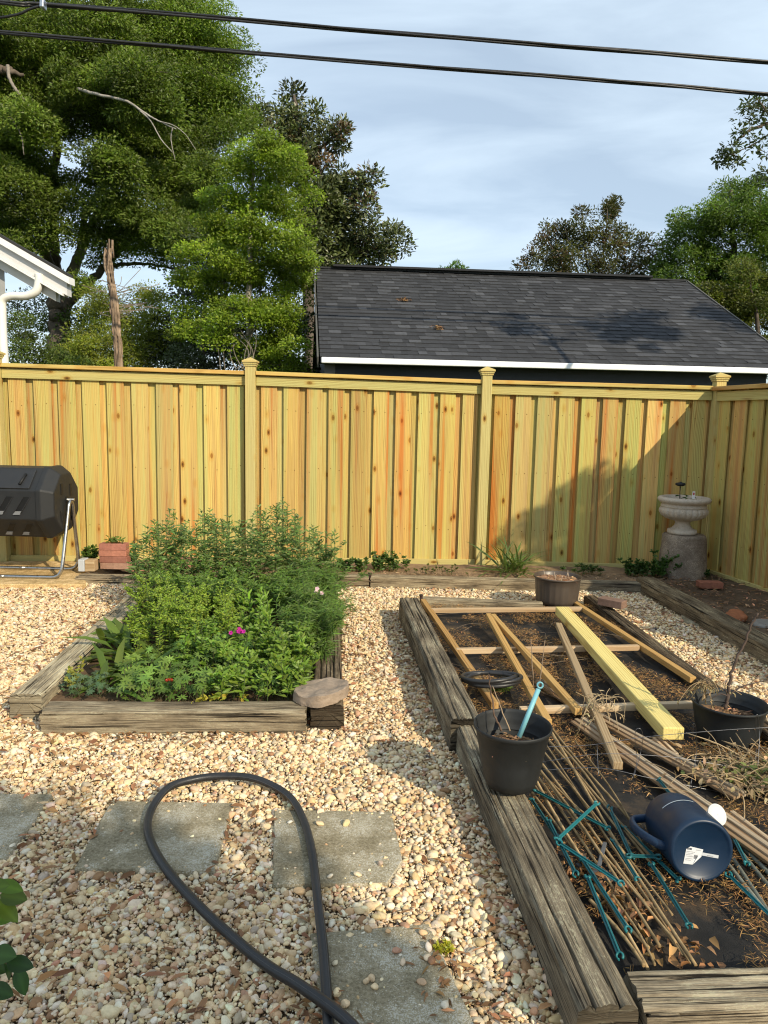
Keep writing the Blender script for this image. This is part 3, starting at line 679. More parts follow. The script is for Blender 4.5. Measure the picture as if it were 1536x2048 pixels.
# ------------------------------------------------------------ gravel
def ico(sub):
    t = (1+5**.5)/2
    v = [(-1, t, 0), (1, t, 0), (-1, -t, 0), (1, -t, 0), (0, -1, t), (0, 1, t), (0, -1, -t), (0, 1, -t), (t, 0, -1), (t, 0, 1), (-t, 0, -1), (-t, 0, 1)]
    f = [(0, 11, 5), (0, 5, 1), (0, 1, 7), (0, 7, 10), (0, 10, 11), (1, 5, 9), (5, 11, 4), (11, 10, 2), (10, 7, 6), (7, 1, 8), (3, 9, 4), (3, 4, 2), (3, 2, 6), (3, 6, 8), (3, 8, 9), (4, 9, 5), (2, 4, 11), (6, 2, 10), (8, 6, 7), (9, 8, 1)]
    v = [nrm(x) for x in v]
    for _ in range(sub):
        mid = {}; nf = []
        def m(a, b):
            k = (min(a, b), max(a, b))
            if k not in mid: mid[k] = len(v); v.append(nrm(v[a]+v[b]))
            return mid[k]
        for a, b, c in f:
            x, y, z = m(a, b), m(b, c), m(c, a); nf += [(a, x, z), (b, y, x), (c, z, y), (x, y, z)]
        f = nf
    return np.array(v), np.array(f)
def stone_shapes(sub, k, amp):
    v, f = ico(sub); S = []
    for i in range(k):
        d = 1+amp*(fbm(v*1.1+i*9.7+50, 2, i)-.5)*2
        # a few flattened facets, as on broken gravel
        p = v*d[:, None]
        for _ in range(5):
            nn = rdirs(1)[0]; h = RNG.uniform(.62, .85); e = p@nn; p = p-np.outer(np.maximum(e-h, 0)*.85, nn)
        S.append(p)
    return S, f
def rot_mats(N, tilt=.5):
    a = RNG.uniform(0, 2*np.pi, N); b = RNG.normal(0, tilt, N); c = RNG.normal(0, tilt, N)
    ca, sa, cb, sb_, cc, sc = np.cos(a), np.sin(a), np.cos(b), np.sin(b), np.cos(c), np.sin(c)
    Rz = np.zeros((N, 3, 3)); Rz[:, 0, 0] = ca; Rz[:, 0, 1] = -sa; Rz[:, 1, 0] = sa; Rz[:, 1, 1] = ca; Rz[:, 2, 2] = 1
    Rx = np.zeros((N, 3, 3)); Rx[:, 0, 0] = 1; Rx[:, 1, 1] = cb; Rx[:, 1, 2] = -sb_; Rx[:, 2, 1] = sb_; Rx[:, 2, 2] = cb
    Ry = np.zeros((N, 3, 3)); Ry[:, 1, 1] = 1; Ry[:, 0, 0] = cc; Ry[:, 0, 2] = sc; Ry[:, 2, 0] = -sc; Ry[:, 2, 2] = cc
    return Rz @ Rx @ Ry
STONE_COLS = np.array([(.74, .61, .40), (.80, .72, .55), (.62, .47, .28), (.76, .65, .46), (.58, .41, .26), (.66, .58, .47), (.46, .40, .33), (.30, .18, .10), (.52, .31, .21), (.82, .78, .69), (.13, .12, .12)])
STONE_P = np.array([.20, .19, .14, .15, .07, .06, .05, .055, .022, .07, .006]); STONE_P /= STONE_P.sum()
def stones(mb, pos, size, sub, shapes=8, amp=.28):
    S, f = stone_shapes(sub, shapes, amp); N = len(pos); kind = RNG.integers(0, shapes, N)
    col = STONE_COLS[RNG.choice(len(STONE_COLS), N, p=STONE_P)]*np.array([1.0, .905, .785])*np.exp(RNG.normal(0, .09, (N, 1)))*(1+RNG.normal(0, .03, (N, 3)))
    for k in range(shapes):
        I = np.where(kind == k)[0]; n = len(I)
        if n == 0: continue
        sc = size[I][:, None]*np.stack([RNG.uniform(.95, 1.35, n), RNG.uniform(.75, 1.0, n), RNG.uniform(.5, .8, n)], 1)
        v = S[k][None]*sc[:, None, :]; v = np.einsum('nij,nvj->nvi', rot_mats(n, .35), v)+pos[I][:, None, :]
        m = v.shape[1]; F = (f[None]+(np.arange(n)*m)[:, None, None]).reshape(-1, 3)
        mb.add(v.reshape(-1, 3), F, np.repeat(np.clip(col[I], 0, .85), m, 0), smooth=True)
def in_poly(p, poly):
    q = np.asarray(poly)[:, :2]; r = np.zeros(len(p), bool); j = len(q)-1
    for i in range(len(q)):
        xi, yi = q[i]; xj, yj = q[j]
        r ^= ((yi > p[:, 1]) != (yj > p[:, 1])) & (p[:, 0] < (xj-xi)*(p[:, 1]-yi)/(yj-yi+1e-12)+xi); j = i
    return r
def shrink(poly, s):
    q = np.asarray(poly)[:, :2]; c = q.mean(0); d = q-c; L = np.linalg.norm(d, axis=1, keepdims=True); return c+d*np.maximum(0, (L-s))/L
BED_OUT = [G(24, 1402, .07), G(688, 1410, .07), G(690, 1188, .07), G(252, 1190, .07)]
LUM_OUT = [G(1160, 2016, .1), G(800, 1195, .1), G(1195, 1190, .1), G(1440, 1374, .1), G(2100, 1985, .1), G(1280, 2030, .1)]
SIDE = [G(1283, 1156, .1), G(1545, 1292, .1), G(1800, 1420, .1), SF[2]*1.0, SF[0]*1.0]
BORD = [G(280, 1162, .05), G(1075, 1170, .05), G(1290, 1168, .05), FB[3], FB[0]]
EXC = [(BED_OUT, .03), (LUM_OUT, .0), (SIDE, .0), (BORD, .0), (SLABP, .02)]+[(p, .026) for p in PAVP]
def scatter(y0, y1, sp, zj):
    xs = np.arange(-5.2, 4.0, sp); ys = np.arange(y0, y1, sp); X, Y = np.meshgrid(xs, ys); p = np.stack([X.ravel(), Y.ravel()], 1)+RNG.uniform(-.6, .6, (X.size, 2))*sp
    keep = (p[:, 0] < .56*p[:, 1]+.55) & (p[:, 0] > -.56*p[:, 1]-.7)
    p = p[keep]; m = np.zeros(len(p), bool)
    for q, s in EXC: m |= in_poly(p, shrink(q, s) if s else q)
    p = p[~m]; z = zj*(RNG.random(len(p)))
    return np.concatenate([p, z[:, None]], 1)
mb = MB(); cnt = 0
for y0, y1, sp, sub in ((1.15, 2.4, .0160, 2), (2.4, 4.4, .0160, 1), (4.4, 7.3, .0178, 1)):
    for layer in (0, 1):
        p = scatter(y0, y1, sp*(1+.55*layer), .006); p[:, 2] += .002+.007*layer
        # slow heave of the surface
        p[:, 2] += .012*(fbm(np.concatenate([p[:, :2]*2.2, np.zeros((len(p), 1))], 1), 2, 5)-.4)
        sz = np.clip(RNG.lognormal(math.log(.0080), .38, len(p)), .0035, .022); cnt += len(p)
        stones(mb, p, sz, sub, 10, .30)
for y0, y1, sp in ((1.15, 2.6, .0105), (2.6, 4.6, .0125)):         # chips and fines between the stones
    p = scatter(y0, y1, sp, .006); p[:, 2] += .002+.012*(fbm(np.concatenate([p[:, :2]*2.2, np.zeros((len(p), 1))], 1), 2, 5)-.4); cnt += len(p); stones(mb, p, RNG.lognormal(math.log(.0042), .3, len(p)), 0, 6, .3)
print('gravel stones', cnt)
obj('gravel', mb, M_PEBBLE, kind='stuff')
# loose pebbles on the pavers
mb = MB(); pts = [(775, 1866), (846, 1870), (858, 1898), (793, 1905), (805, 1928), (855, 1918), (864, 1925), (670, 1930), (732, 1966), (749, 1977), (743, 1960), (843, 1968), (890, 2014), (675, 1990), (690, 2012), (640, 1650), (692, 1650), (715, 1752), (760, 1730), (660, 1756), (580, 1647)]
pp = np.array([G(x, y, .022) for x, y in pts]); pp[:, 2] += .007; stones(mb, pp, RNG.uniform(.009, .015, len(pp)), 2, 6)
for q in PAVP:
    q = [np.array(c) for c in (q if len(q) == 4 else [q[0], q[1], q[3], q[4]])]; n = 42; u = RNG.beta(.5, .5, (n, 1)); v = RNG.beta(.6, .6, (n, 1)); b = (q[0]*(1-u)+q[1]*u)*(1-v)+(q[3]*(1-u)+q[2]*u)*v; b[:, 2] = .0225; stones(mb, b, RNG.uniform(.0018, .0075, n), 1, 6)
obj('loose_pebbles', mb, M_PEBBLE, label='loose pale pebbles scattered on top of the grey pavers', cat='pebbles', kind='stuff')
# dead leaves and bits of bark among the stones
mb = MB(); N = 2600; p = scatter(1.2, 6.9, .085, 0); p = p[RNG.permutation(len(p))[:N]]; N = len(p)
hot = fbm(np.concatenate([p[:, :2]*1.6, np.zeros((N, 1))], 1), 3, 31); p = p[hot > .40]; N = len(p); p[:, 2] = .022+RNG.random(N)*.008
d = rdirs(N, -.25, .3); leaves(mb, p, d, RNG.uniform(.025, .075, N), RNG.uniform(.010, .024, N), cvar((.30, .155, .075), N, .35), droop=.15, fold=.5)
ed = []
for (x0, y0, x1, y1, k) in ((90, 1462, 620, 1462, 150), (800, 1210, 1150, 2030, 260), (40, 1380, 250, 1205, 40), (690, 1400, 690, 1200, 50), (680, 1172, 1060, 1176, 50), (870, 1860, 980, 2040, 60), (630, 1980, 690, 2040, 30)):
    t = RNG.random(k)[:, None]; ed.append(np.array([G(x0, y0, .02)])*(1-t)+np.array([G(x1, y1, .02)])*t+np.concatenate([RNG.normal(-.04, .045, (k, 2)), RNG.random((k, 1))*.008], 1))
ed = np.concatenate(ed); N = len(ed); leaves(mb, ed, rdirs(N, -.2, .35), RNG.uniform(.02, .06, N), RNG.uniform(.006, .018, N), cvar((.30, .16, .075), N, .4), droop=.15, fold=.5)
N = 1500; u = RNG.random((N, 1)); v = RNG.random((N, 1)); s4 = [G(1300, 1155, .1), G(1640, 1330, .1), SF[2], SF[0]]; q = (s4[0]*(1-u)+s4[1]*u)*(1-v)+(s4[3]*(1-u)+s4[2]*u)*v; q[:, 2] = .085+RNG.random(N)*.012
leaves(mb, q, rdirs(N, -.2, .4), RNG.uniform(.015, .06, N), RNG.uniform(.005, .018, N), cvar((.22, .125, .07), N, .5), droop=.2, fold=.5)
N = 700; u = RNG.random((N, 1)); q = G(290, 1146, .09)*(1-u)+G(1290, 1158, .09)*u+np.stack([RNG.normal(0, .03, N), RNG.normal(.06, .09, N), RNG.random(N)*.012], 1); leaves(mb, q, rdirs(N, -.2, .4), RNG.uniform(.012, .045, N), RNG.uniform(.004, .012, N), cvar((.30, .20, .11), N, .5), droop=.2, fold=.5)
obj('leaf_litter', mb, M_DRYLEAF, kind='stuff', label='dead brown leaf scraps lying among the gravel', cat='leaf litter')

# ------------------------------------------------------------ hose in the gravel
hp = [(760, 2130), (690, 2056), (600, 1983), (535, 1935), (470, 1876), (400, 1812), (345, 1752), (310, 1700), (295, 1655), (305, 1612), (338, 1580), (385, 1564), (440, 1557), (500, 1560), (550, 1572), (585, 1598), (608, 1640), (622, 1690), (630, 1745), (637, 1810), (645, 1880), (651, 1950), (655, 2010), (660, 2080), (668, 2160)]
r_h = .0148
pw = np.array([G(x, y, .045) for x, y in hp]); pw[:, 2] = .040; pw[0:4, 2] = [.06, .07, .062, .05]; pw[10:14, 2] = .055
mb = MB(); pth = smooth_path(pw, 8); tube(mb, pth, r_h, 14, (.020, .020, .021))
tt = np.arange(len(pth))                                          # molded ribs along the hose
for ph in (0.4, 2.2, 4.1): 
    t_ = np.gradient(pth, axis=0); t_ /= np.linalg.norm(t_, axis=1, keepdims=True); s_ = np.cross(t_, V3(0, 0, 1)); s_ /= np.linalg.norm(s_, axis=1, keepdims=True); u_ = np.cross(s_, t_)
    q = pth+r_h*.97*(s_*math.cos(ph)+u_*math.sin(ph)); tube(mb, q, .0016, 5, (.05, .05, .05))
obj('garden_hose', mb, M_RUBBER, label='thick black hose lying in a teardrop loop on the gravel and pavers', cat='hose')

# ------------------------------------------------------------ pots
def pot(name, label, base_px, z, rim_px, rim_r_px, base_r_px, col, prof, mat=M_PLASTIC, flutes=0, fill=.55, soil=(.20, .12, .07)):
    b = G(*base_px, z); dist = np.linalg.norm(b-CAMP); dr = ray(*rim_px)
    # height where the rim centre line meets the pot axis
    t = (b[1])/dr[1]; Hh = CAMP[2]+t*dr[2]-z
    k = np.linalg.norm(V3(b[0], b[1], z+Hh)-CAMP)/math.sqrt(FPX**2+(rim_px[0]-768)**2+(rim_px[1]-1024)**2)
    rr = rim_r_px*k; rb = base_r_px*dist/math.sqrt(FPX**2+(base_px[0]-768)**2+(base_px[1]-1024)**2)
    root = thing(name, label, 'plant pot', tuple(b))
    P = [(rb*.2, .004), (rb*.93, .004), (rb, .012)]+[(rb+(rr*.94-rb)*f, Hh*h) for f, h in prof]
    P += [(rr*.965, Hh*.925), (rr*.985, Hh*.94), (rr, Hh*.955), (rr, Hh*.985), (rr*.985, Hh), (rr*.965, Hh*.99), (rr*.94, Hh*.95)]
    P += [(rr*.915, Hh*.86), (rr*.905, Hh*.85), (rr*.90, Hh*.80)]+[(rb*.92+(rr*.89-rb*.92)*f, Hh*h) for f, h in prof[::-1] if h < .8 and h >= fill-.12]
    rf = None
    if flutes: rf = lambda r, a, zz: r*(1-.028*np.clip(np.cos(a*flutes)*1.6, -.2, 1)*((zz < Hh*.84) & (zz > .02)))
    mb = MB(); lathe(mb, P, T(*b), 72, col, rfun=rf); obj('body', mb, mat, root)
    mb = MB(); n = 26; rs = rb+(rr*.9-rb)*fill**.8; a = np.linspace(0, 2*np.pi, 30, endpoint=False)
    ring = [np.stack([rs*s*np.cos(a), rs*s*np.sin(a), np.zeros(30)], 1) for s in (1.0, .8, .55, .25)]
    v = np.concatenate(ring+[np.zeros((1, 3))]); v[:, 2] = Hh*fill+.035*(fbm(v*22, 3, 3)-.5)
    F = [(r*30+i, r*30+(i+1) % 30, (r+1)*30+(i+1) % 30, (r+1)*30+i) for r in range(3) for i in range(30)]+[(90+i, 90+(i+1) % 30, 120) for i in range(30)]
    mb.add(v+b, F, soil, smooth=True)
    N = 160; q = rdirs(N, 0, 0)*np.sqrt(RNG.random((N, 1)))*rs*.93; q[:, 2] = Hh*fill+.008
    leaves(mb, q+b, rdirs(N, -.1, .4), RNG.uniform(.015, .05, N), RNG.uniform(.004, .016, N), cvar((.34, .20, .11), N, .4), droop=.1)
    obj('potting_soil', mb, M_SOIL, root)
    return root, b, Hh, rr, rb
SIDEP = [(.22, .10), (.5, .28), (.72, .5), (.88, .72), (1., .915)]
potA, pbA, HA, rA, _ = pot('nursery_pot', 'black nursery pot standing on the foreground timber with a twig and blue rod in it', (1020, 1573), .145, (1018, 1447), 78, 38, (.018, .0195, .020), [(.30, .06), (.50, .2), (.68, .45), (.84, .7), (.88, .715), (1., .915)], fill=.62)
potB, pbB, HB, rB, _ = pot('nursery_pot', 'black nursery pot with a bare branching twig at the right edge of the lumber bed', (1452, 1482), .04, (1459, 1402), 73, 50, (.016, .019, .0205), [(.25, .06), (.45, .2), (.65, .45), (.82, .7), (.86, .715), (1., .915)], fill=.58)
potC, pbC, HC, rC, _ = pot('planter_pot', 'brown fluted planter of dry stems at the far end of the lumber bed', (1113, 1207), .06, (1113, 1151), 47.5, 37, (.075, .058, .045), [(.30, .06), (.55, .2), (.72, .45), (.86, .7), (1., .90)], mat=M_GLOSSPL, flutes=22, fill=.86, soil=(.34, .20, .12))
def twig(name, label, pts, r0, r1, col=(.13, .085, .06), cat='twig', mat=M_TWIG, side=(), group=None):
    mb = MB(); p = smooth_path(pts, 6); p[1:-1] += RNG.normal(0, r0*.35, p[1:-1].shape); tube(mb, p, np.linspace(r0, r1, len(p)), 7, col)
    for (i, j, rr) in side: tube(mb, smooth_path([pts[i]]+list(j), 5), np.linspace(rr, rr*.4, (len(j))*5+1), 6, col)
    return obj(name, mb, mat, label=label, cat=cat, group=group)
A = pbA
top = lambda x, y, Y: D(x, y, Y)
ya = A[1]
twig('bare_twig', 'thin brown twig rising straight from the soil in the foreground pot', [top(1003, 1462, ya-.02), top(990, 1432, ya-.02), top(984, 1400, ya), top(977, 1348, ya+.02)], .0045, .0025)
twig('bare_twig', 'pale broken twig leaning against the back rim inside the foreground pot', [top(1020, 1462, ya), top(1003, 1418, ya+.05), top(985, 1372, ya+.1)], .003, .0018, (.34, .24, .15))
twig('bare_twig', 'pair of tall thin wands standing behind the foreground pot', [G(1068, 1400, .05), top(1065, 1340, 3.75), top(1062, 1278, 3.78)], .0035, .002, (.30, .22, .15), side=((0, (top(1078, 1370, 3.74), top(1084, 1330, 3.75), top(1090, 1280, 3.78)), .0035),))
# blue metal rod of a tool leaning in the pot
mb = MB(); p0, p1 = top(1038, 1474, ya-.02), top(1077, 1378, ya+.04); tube(mb, [p0, p1], .0095, 10, (.20, .46, .52))
root_t = thing('garden_tool', 'pale blue metal rod leaning in the foreground pot, ring at its tip', 'tool', tuple(p0)); obj('rod', mb, M_PAINT, root_t)
mb = MB(); dv_ = nrm(p1-p0); a = np.linspace(0, 2*np.pi, 14, endpoint=False); fr_ = frame(p1+dv_*.016, (.1, -1, .3))
tube(mb, [(fr_ @ np.array([.011*math.cos(t), .011*math.sin(t), 0, 1]))[:3] for t in np.linspace(0, 2*np.pi, 15)], .004, 6, (.14, .36, .42)); obj('ring', mb, M_PAINT, root_t)
B = pbB; yb = B[1]
tb = lambda x, y, dy=0: D(x, y, yb+dy)
twig('bare_twig', 'knobbly branching twig growing from the pot at the right edge', [tb(1452, 1418), tb(1456, 1392), tb(1459, 1365), tb(1470, 1325), tb(1490, 1285), tb(1500, 1255), tb(1516, 1226)], .009, .004, (.105, .075, .060),
     side=((1, (tb(1440, 1388), tb(1422, 1398)), .004), (1, (tb(1480, 1375), tb(1510, 1366), tb(1545, 1358)), .0045), (3, (tb(1478, 1322), tb(1484, 1318)), .003), (1, (tb(1450, 1375), tb(1453, 1362)), .004)))
# dry weed hanging over the rim
mb = MB()
for k in range(16):
    s = tb(1400+RNG.random()*20, 1362+RNG.random()*12, -.05); e = s+V3(RNG.normal(.02, .08), RNG.normal(-.02, .05), RNG.normal(-.04, .03)); m_ = (s+e)/2+V3(0, 0, .03)
    tube(mb, smooth_path([s, m_, e], 4), .0016, 5, (.34, .24, .13)); q = s+(e-s)*RNG.random((8, 1)); leaves(mb, q, rdirs(8), .022, .008, cvar((.30, .22, .11), 8), droop=.3)
obj('dry_weed', mb, M_DRY, label='withered tan weed tangled on the left rim of the right-hand pot', cat='dry plant')
mb = MB()
for k in range(10):
    p = V3(pbC[0]+RNG.normal(0, rC*.45), pbC[1]+RNG.normal(0, rC*.35), pbC[2]+HC*.86); tube(mb, [p, p+V3(RNG.normal(0, .01), RNG.normal(0, .01), RNG.uniform(.03, .07))], .0018, 5, (.52, .42, .32))
obj('dry_stalks', mb, M_DRY, label='short pale cut stems poking up in the brown planter', cat='dry stems')

# ------------------------------------------------------------ lumber lying in the bed
def pbeam(mb, a, b, w, t, za, zb=None, col=(1, 1, 1), ext=0):
    p, q = G(a[0], a[1], za), G(b[0], b[1], za if zb is None else zb); beam(mb, p, q+nrm(q-p)*ext, w, t, col=col)
root = thing('trellis_frame', 'narrow wooden ladder frame of pale rails and rungs lying flat on the fabric', 'trellis', tuple(G(1060, 1320, .06)))
for (a, b, w, c, m_) in (((846, 1202), (990, 1412), .040, (.95, .9, .85), M_STICK), ((1150, 1207), (1386, 1360), .040, (1, .95, .85), M_STICK)):
    mb = MB(); pbeam(mb, a, b, w, .036, .085, col=c); obj('rail', mb, m_, root, bevel=.003)
for (a, b, c) in (((862, 1221), (1163, 1218), (1, .95, .9)), ((912, 1302), (1277, 1295), (1.1, 1.05, 1.0)), ((1040, 1421), (1392, 1409), (1.25, 1.25, 1.25))):
    mb = MB(); pbeam(mb, a, b, .036, .034, .088, col=c); obj('rung', mb, M_LATH, root, bevel=.003)
for lab, a, b, w, t, za, zb, m_, c, nm in (
 ('tan square stake, left leg of the pair leaning together over the ladder frame', (977, 1231), (1096, 1446), .040, .036, .125, .12, M_STICK, (1.05, 1, .9), 'wooden_stake'),
 ('tan square stake, right leg of the pair leaning together over the ladder frame', (985, 1232), (1157, 1424), .038, .036, .128, .11, M_STICK, (1, .98, .9), 'wooden_stake'),
 ('thin greyed stake lying between the tan stakes and the thick yellow post', (1117, 1250), (1236, 1532), .042, .036, .125, .10, M_STICKG, (1, 1, 1), 'wooden_stake'),
 ('thick new yellow post lying diagonally across the ladder frame', (1124, 1221), (1347, 1468), .102, .062, .15, .125, M_PINE_NEW, (1.02, 1.04, 1.0), 'lumber_post')):
    mb = MB(); pbeam(mb, a, b, w, t, za-t/2+.018, zb-t/2+.018, col=c); obj(nm, mb, m_, label=lab, cat='stake' if nm == 'wooden_stake' else 'post', bevel=.004 if t < .06 else .006)
# old mouldings with a stepped face
def moulding(a, b, w, z, lab, col=(1, 1, 1)):
    p, q = G(*a, z), G(*b, z); mb = MB(); d_ = nrm(q-p); s = nrm(np.cross(d_, V3(0, 0, 1)))
    for off, ww, h, c in ((-.36, .26, .022, (1, 1, 1)), (-.13, .18, .014, (.55, .42, .33)), (.10, .26, .020, (.95, .86, .78)), (.36, .24, .012, (.75, .62, .5))):
        beam(mb, p+s*off*w+V3(0, 0, h/2-.01), q+s*off*w+V3(0, 0, h/2-.01), ww*w, h, col=np.array(c)*np.array(col))
    obj('moulding_strip', mb, M_MOLD, label=lab, cat='wood moulding', group='old door mouldings in the lumber bed', bevel=.0015, seg=1)
moulding((1155, 1440), (1600, 1752), .085, .085, 'longest grey brown moulding strip, passing just behind the watering can')
moulding((1178, 1425), (1480, 1592), .075, .075, 'grey brown moulding strip running in under the dry brush pile')
moulding((1075, 1362), (1210, 1452), .06, .065, 'short grey moulding strip under the two tan stakes')
moulding((1452, 1628), (1600, 1740), .07, .06, 'pale moulding strip at the right edge beyond the white sprinkler head', (1.25, 1.2, 1.15))
moulding((1310, 1478), (1345, 1512), .06, .05, 'short pale offcut of moulding below the end of the yellow post', (1.5, 1.45, 1.4))

# bamboo stakes
BAM = [((1096, 1452), (1392, 1931)), ((1100, 1452), (1312, 1700)), ((1088, 1470), (1300, 1712)), ((1086, 1480), (1382, 1928)), ((1078, 1520), (1368, 1912)), ((1076, 1535), (1320, 1893)), ((1072, 1548), (1306, 1894)), ((1070, 1556), (1296, 1938)), ((1066, 1566), (1280, 1912)), ((1120, 1490), (1330, 1760)), ((1150, 1482), (1300, 1720)), ((1064, 1585), (1270, 1898)), ((1085, 1500), (1345, 1830)), ((1110, 1530), (1366, 1905)), ((1180, 1800), (1288, 1932)), ((1190, 1770), (1298, 1896)), ((1070, 1540), (1218, 1660)), ((1105, 1470), (1260, 1690)), ((1225, 1790), (1310, 1930)), ((1092, 1560), (1352, 1885))]
for k, (a, b) in enumerate(BAM):
    z = .060+RNG.random()*.03; p, q = G(*a, z+.005), G(*b, z); n = 36; t = np.linspace(0, 1, n)[:, None]; P = p+(q-p)*t; P += (np.sin(t*math.pi)*RNG.normal(0, .008)+np.sin(t*math.pi*2)*RNG.normal(0, .004))*V3(1, .3, .2)
    r = np.full(n, .0046*RNG.uniform(.75, 1.25))*np.linspace(1.08, .85, n); c = np.tile(np.array((.36, .25, .125))*math.exp(RNG.normal(0, .2)), (n, 1))
    for j in range(4, n, 6): r[j] *= 1.22; c[j] *= .62
    mb = MB(); tube(mb, P, r, 8, c); obj('bamboo_stake', mb, M_TWIG, label='thin tan bamboo stake in the loose bundle beside the foreground timber', cat='bamboo stake', group='bamboo stakes lying in the lumber bed')
for k, (a, b) in enumerate([((1478, 1700), (1600, 1850)), ((1462, 1712), (1560, 1860)), ((1482, 1690), (1640, 1850)), ((1455, 1728), (1528, 1820))]):
    mb = MB(); p, q = G(*a, .06), G(*b, .06); tube(mb, [p+(q-p)*t for t in np.linspace(0, 1, 12)], .008, 8, np.array((.15, .155, .125))*(1+.15*k)); obj('garden_stake', mb, M_TWIG, label='grey green round stake beside the base of the watering can', cat='garden stake', group='grey stakes by the watering can')
# green plastic clip rods
GRNP = [((1072, 1582), (1212, 1655)), ((1192, 1608), (1118, 1676)), ((1064, 1600), (1112, 1672)), ((1098, 1642), (1150, 1745)), ((1122, 1688), (1238, 1764)), ((1166, 1720), (1254, 1855)), ((1176, 1756), (1238, 1908)), ((1220, 1618), (1262, 1710)), ((1228, 1682), (1274, 1756)), ((1250, 1656), (1354, 1757)), ((1304, 1730), (1376, 1848)), ((1262, 1712), (1312, 1714)), ((1460, 1752), (1560, 1850)), ((1468, 1676), (1492, 1724)), ((1318, 1560), (1342, 1590))]
for k, (a, b) in enumerate(GRNP):
    z = .075+.02*RNG.random()+(.03 if k in (1, 3, 4) else 0); p, q = G(*a, z), G(*b, z+.004); c = np.array((.012, .125, .135))*RNG.uniform(.75, 1.3)
    root = thing('plastic_clip_rod', 'teal plastic clip rod with a hooked collar at each end among the bamboo', 'clip rod', tuple(p), 'teal plastic clip rods in the lumber bed')
    mb = MB(); d_ = nrm(q-p); s = nrm(np.cross(d_, V3(0, 0, 1))); 
    beam(mb, p, q, .014, .004, col=c); beam(mb, p+V3(0, 0, .002), q+V3(0, 0, .002), .003, .011, col=c*.9); obj('rod', mb, M_GLOSSPL, root, bevel=.0008, seg=1)
    for e, dd in ((p, -d_), (q, d_)):
        mb = MB(); o = e+dd*.008; al = np.linspace(.3, 5.6, 14); ax_ = nrm(V3(RNG.normal(0, .5), RNG.normal(0, .5), 1)); f_ = frame(o, ax_, dd)
        tube(mb, [(f_ @ np.array([.0095*math.cos(t), .0095*math.sin(t), 0, 1]))[:3] for t in al], .0034, 6, c*1.1, squash=1.6); obj('clip', mb, M_GLOSSPL, root)
# flat dark hand tool blade under the rods
mb = MB(); pts = [G(x, y, .06) for x, y in ((1150, 1730), (1178, 1726), (1218, 1745), (1240, 1762), (1215, 1764), (1180, 1752))]
root = thing('trowel', 'small dark grey trowel lying under the teal rods and bamboo', 'trowel', tuple(pts[0]))
obj('blade', slab_mesh(ccw(pts), .066, .006, .001, n=6), M_PLASTIC, root); root.children[0].data.color_attributes['col'].data.foreach_set('color', np.tile([.07, .07, .072, 1], len(root.children[0].data.vertices)).astype(np.float32))
mb = MB(); pbeam(mb, (1198, 1732), (1210, 1685), .014, .006, .085, .10, (.10, .10, .10)); obj('shank', mb, M_PLASTIC, root, bevel=.002)

# ------------------------------------------------------------ blue watering can on its side
rc = .108; vv_ = nrm(ray(1405, 1703)); rt_ = nrm(np.cross(vv_, V3(0, 0, 1))); up_ = np.cross(rt_, vv_); axc = nrm(.82*vv_+.57*(-.80*rt_+.60*up_)); Lc = .285
cb = CAMP+vv_*((.165-CAM_H)/vv_[2])
Mc = frame(cb, axc, (0, 0, 1))                                    # local z along the can, x up
root = thing('watering_can', 'dark blue watering can lying on its side, white label on its base', 'watering can', (cb[0], cb[1], cb[2]-rc))
NAVY = (.004, .0205, .052)
mb = MB(); P = [(.001, .010), (rc*.80, .010), (rc*.86, .004), (rc*.93, 0), (rc*.985, .008), (rc, .022), (rc*.995, .10), (rc*.985, .104), (rc*.98, .19), (rc*.95, .225), (rc*.86, .255), (rc*.68, .278), (rc*.5, .286), (rc*.46, .287), (rc*.44, .27), (rc*.4, .2)]
lathe(mb, P, Mc, 64, NAVY); obj('body', mb, M_GLOSSPL, root)
mk = lambda x, y, z: (Mc @ np.array([x, y, z, 1]))[:3]
sgn = 1 if (mk(0, 1, 0)-mk(0, 0, 0))[0] < 0 else -1              # local y that points to picture left
mb = MB(); tube(mb, smooth_path([mk(-.01, sgn*rc*.93, .05), mk(.0, sgn*(rc+.022), .06), mk(.0, sgn*(rc+.045), .12), mk(.0, sgn*(rc+.052), .18), mk(.0, sgn*(rc+.035), .235), mk(.0, sgn*rc*.82, .25), mk(.0, sgn*rc*.55, .265)], 6), .0115, 12, np.array(NAVY)*1.25, squash=1.35); obj('handle', mb, M_GLOSSPL, root)
mb = MB(); sp = smooth_path([mk(-.02, -sgn*rc*.8, .17), mk(-.01, -sgn*rc*.9, .20), mk(.0, -sgn*rc*.95, .225), mk(.01, -sgn*rc*1.0, .25)], 6); tube(mb, sp, np.linspace(.024, .012, len(sp)), 12, NAVY); obj('spout', mb, M_GLOSSPL, root)
# sprinkler head turned to the viewer
hc = D(1433, 1630, cb[1]+.13); sp_end = sp[-1]; fz = nrm(V3(.25, -.75, .55)); Mh = frame(hc, fz, (1, 0, 0))
mb = MB(); lathe(mb, [(.011, -.06), (.012, -.035), (.016, -.025), (.029, -.006), (.036, 0), (.037, .004), (.034, .006), (.031, .003), (.016, .005), (.001, .006)], Mh, 40, (.62, .61, .57)); 
tube(mb, smooth_path([sp_end, (sp_end+hc-fz*.05)/2+V3(0, 0, .01), hc-fz*.045], 5), .011, 10, (.7, .7, .68)); obj('sprinkler_head', mb, M_PAINT, root)
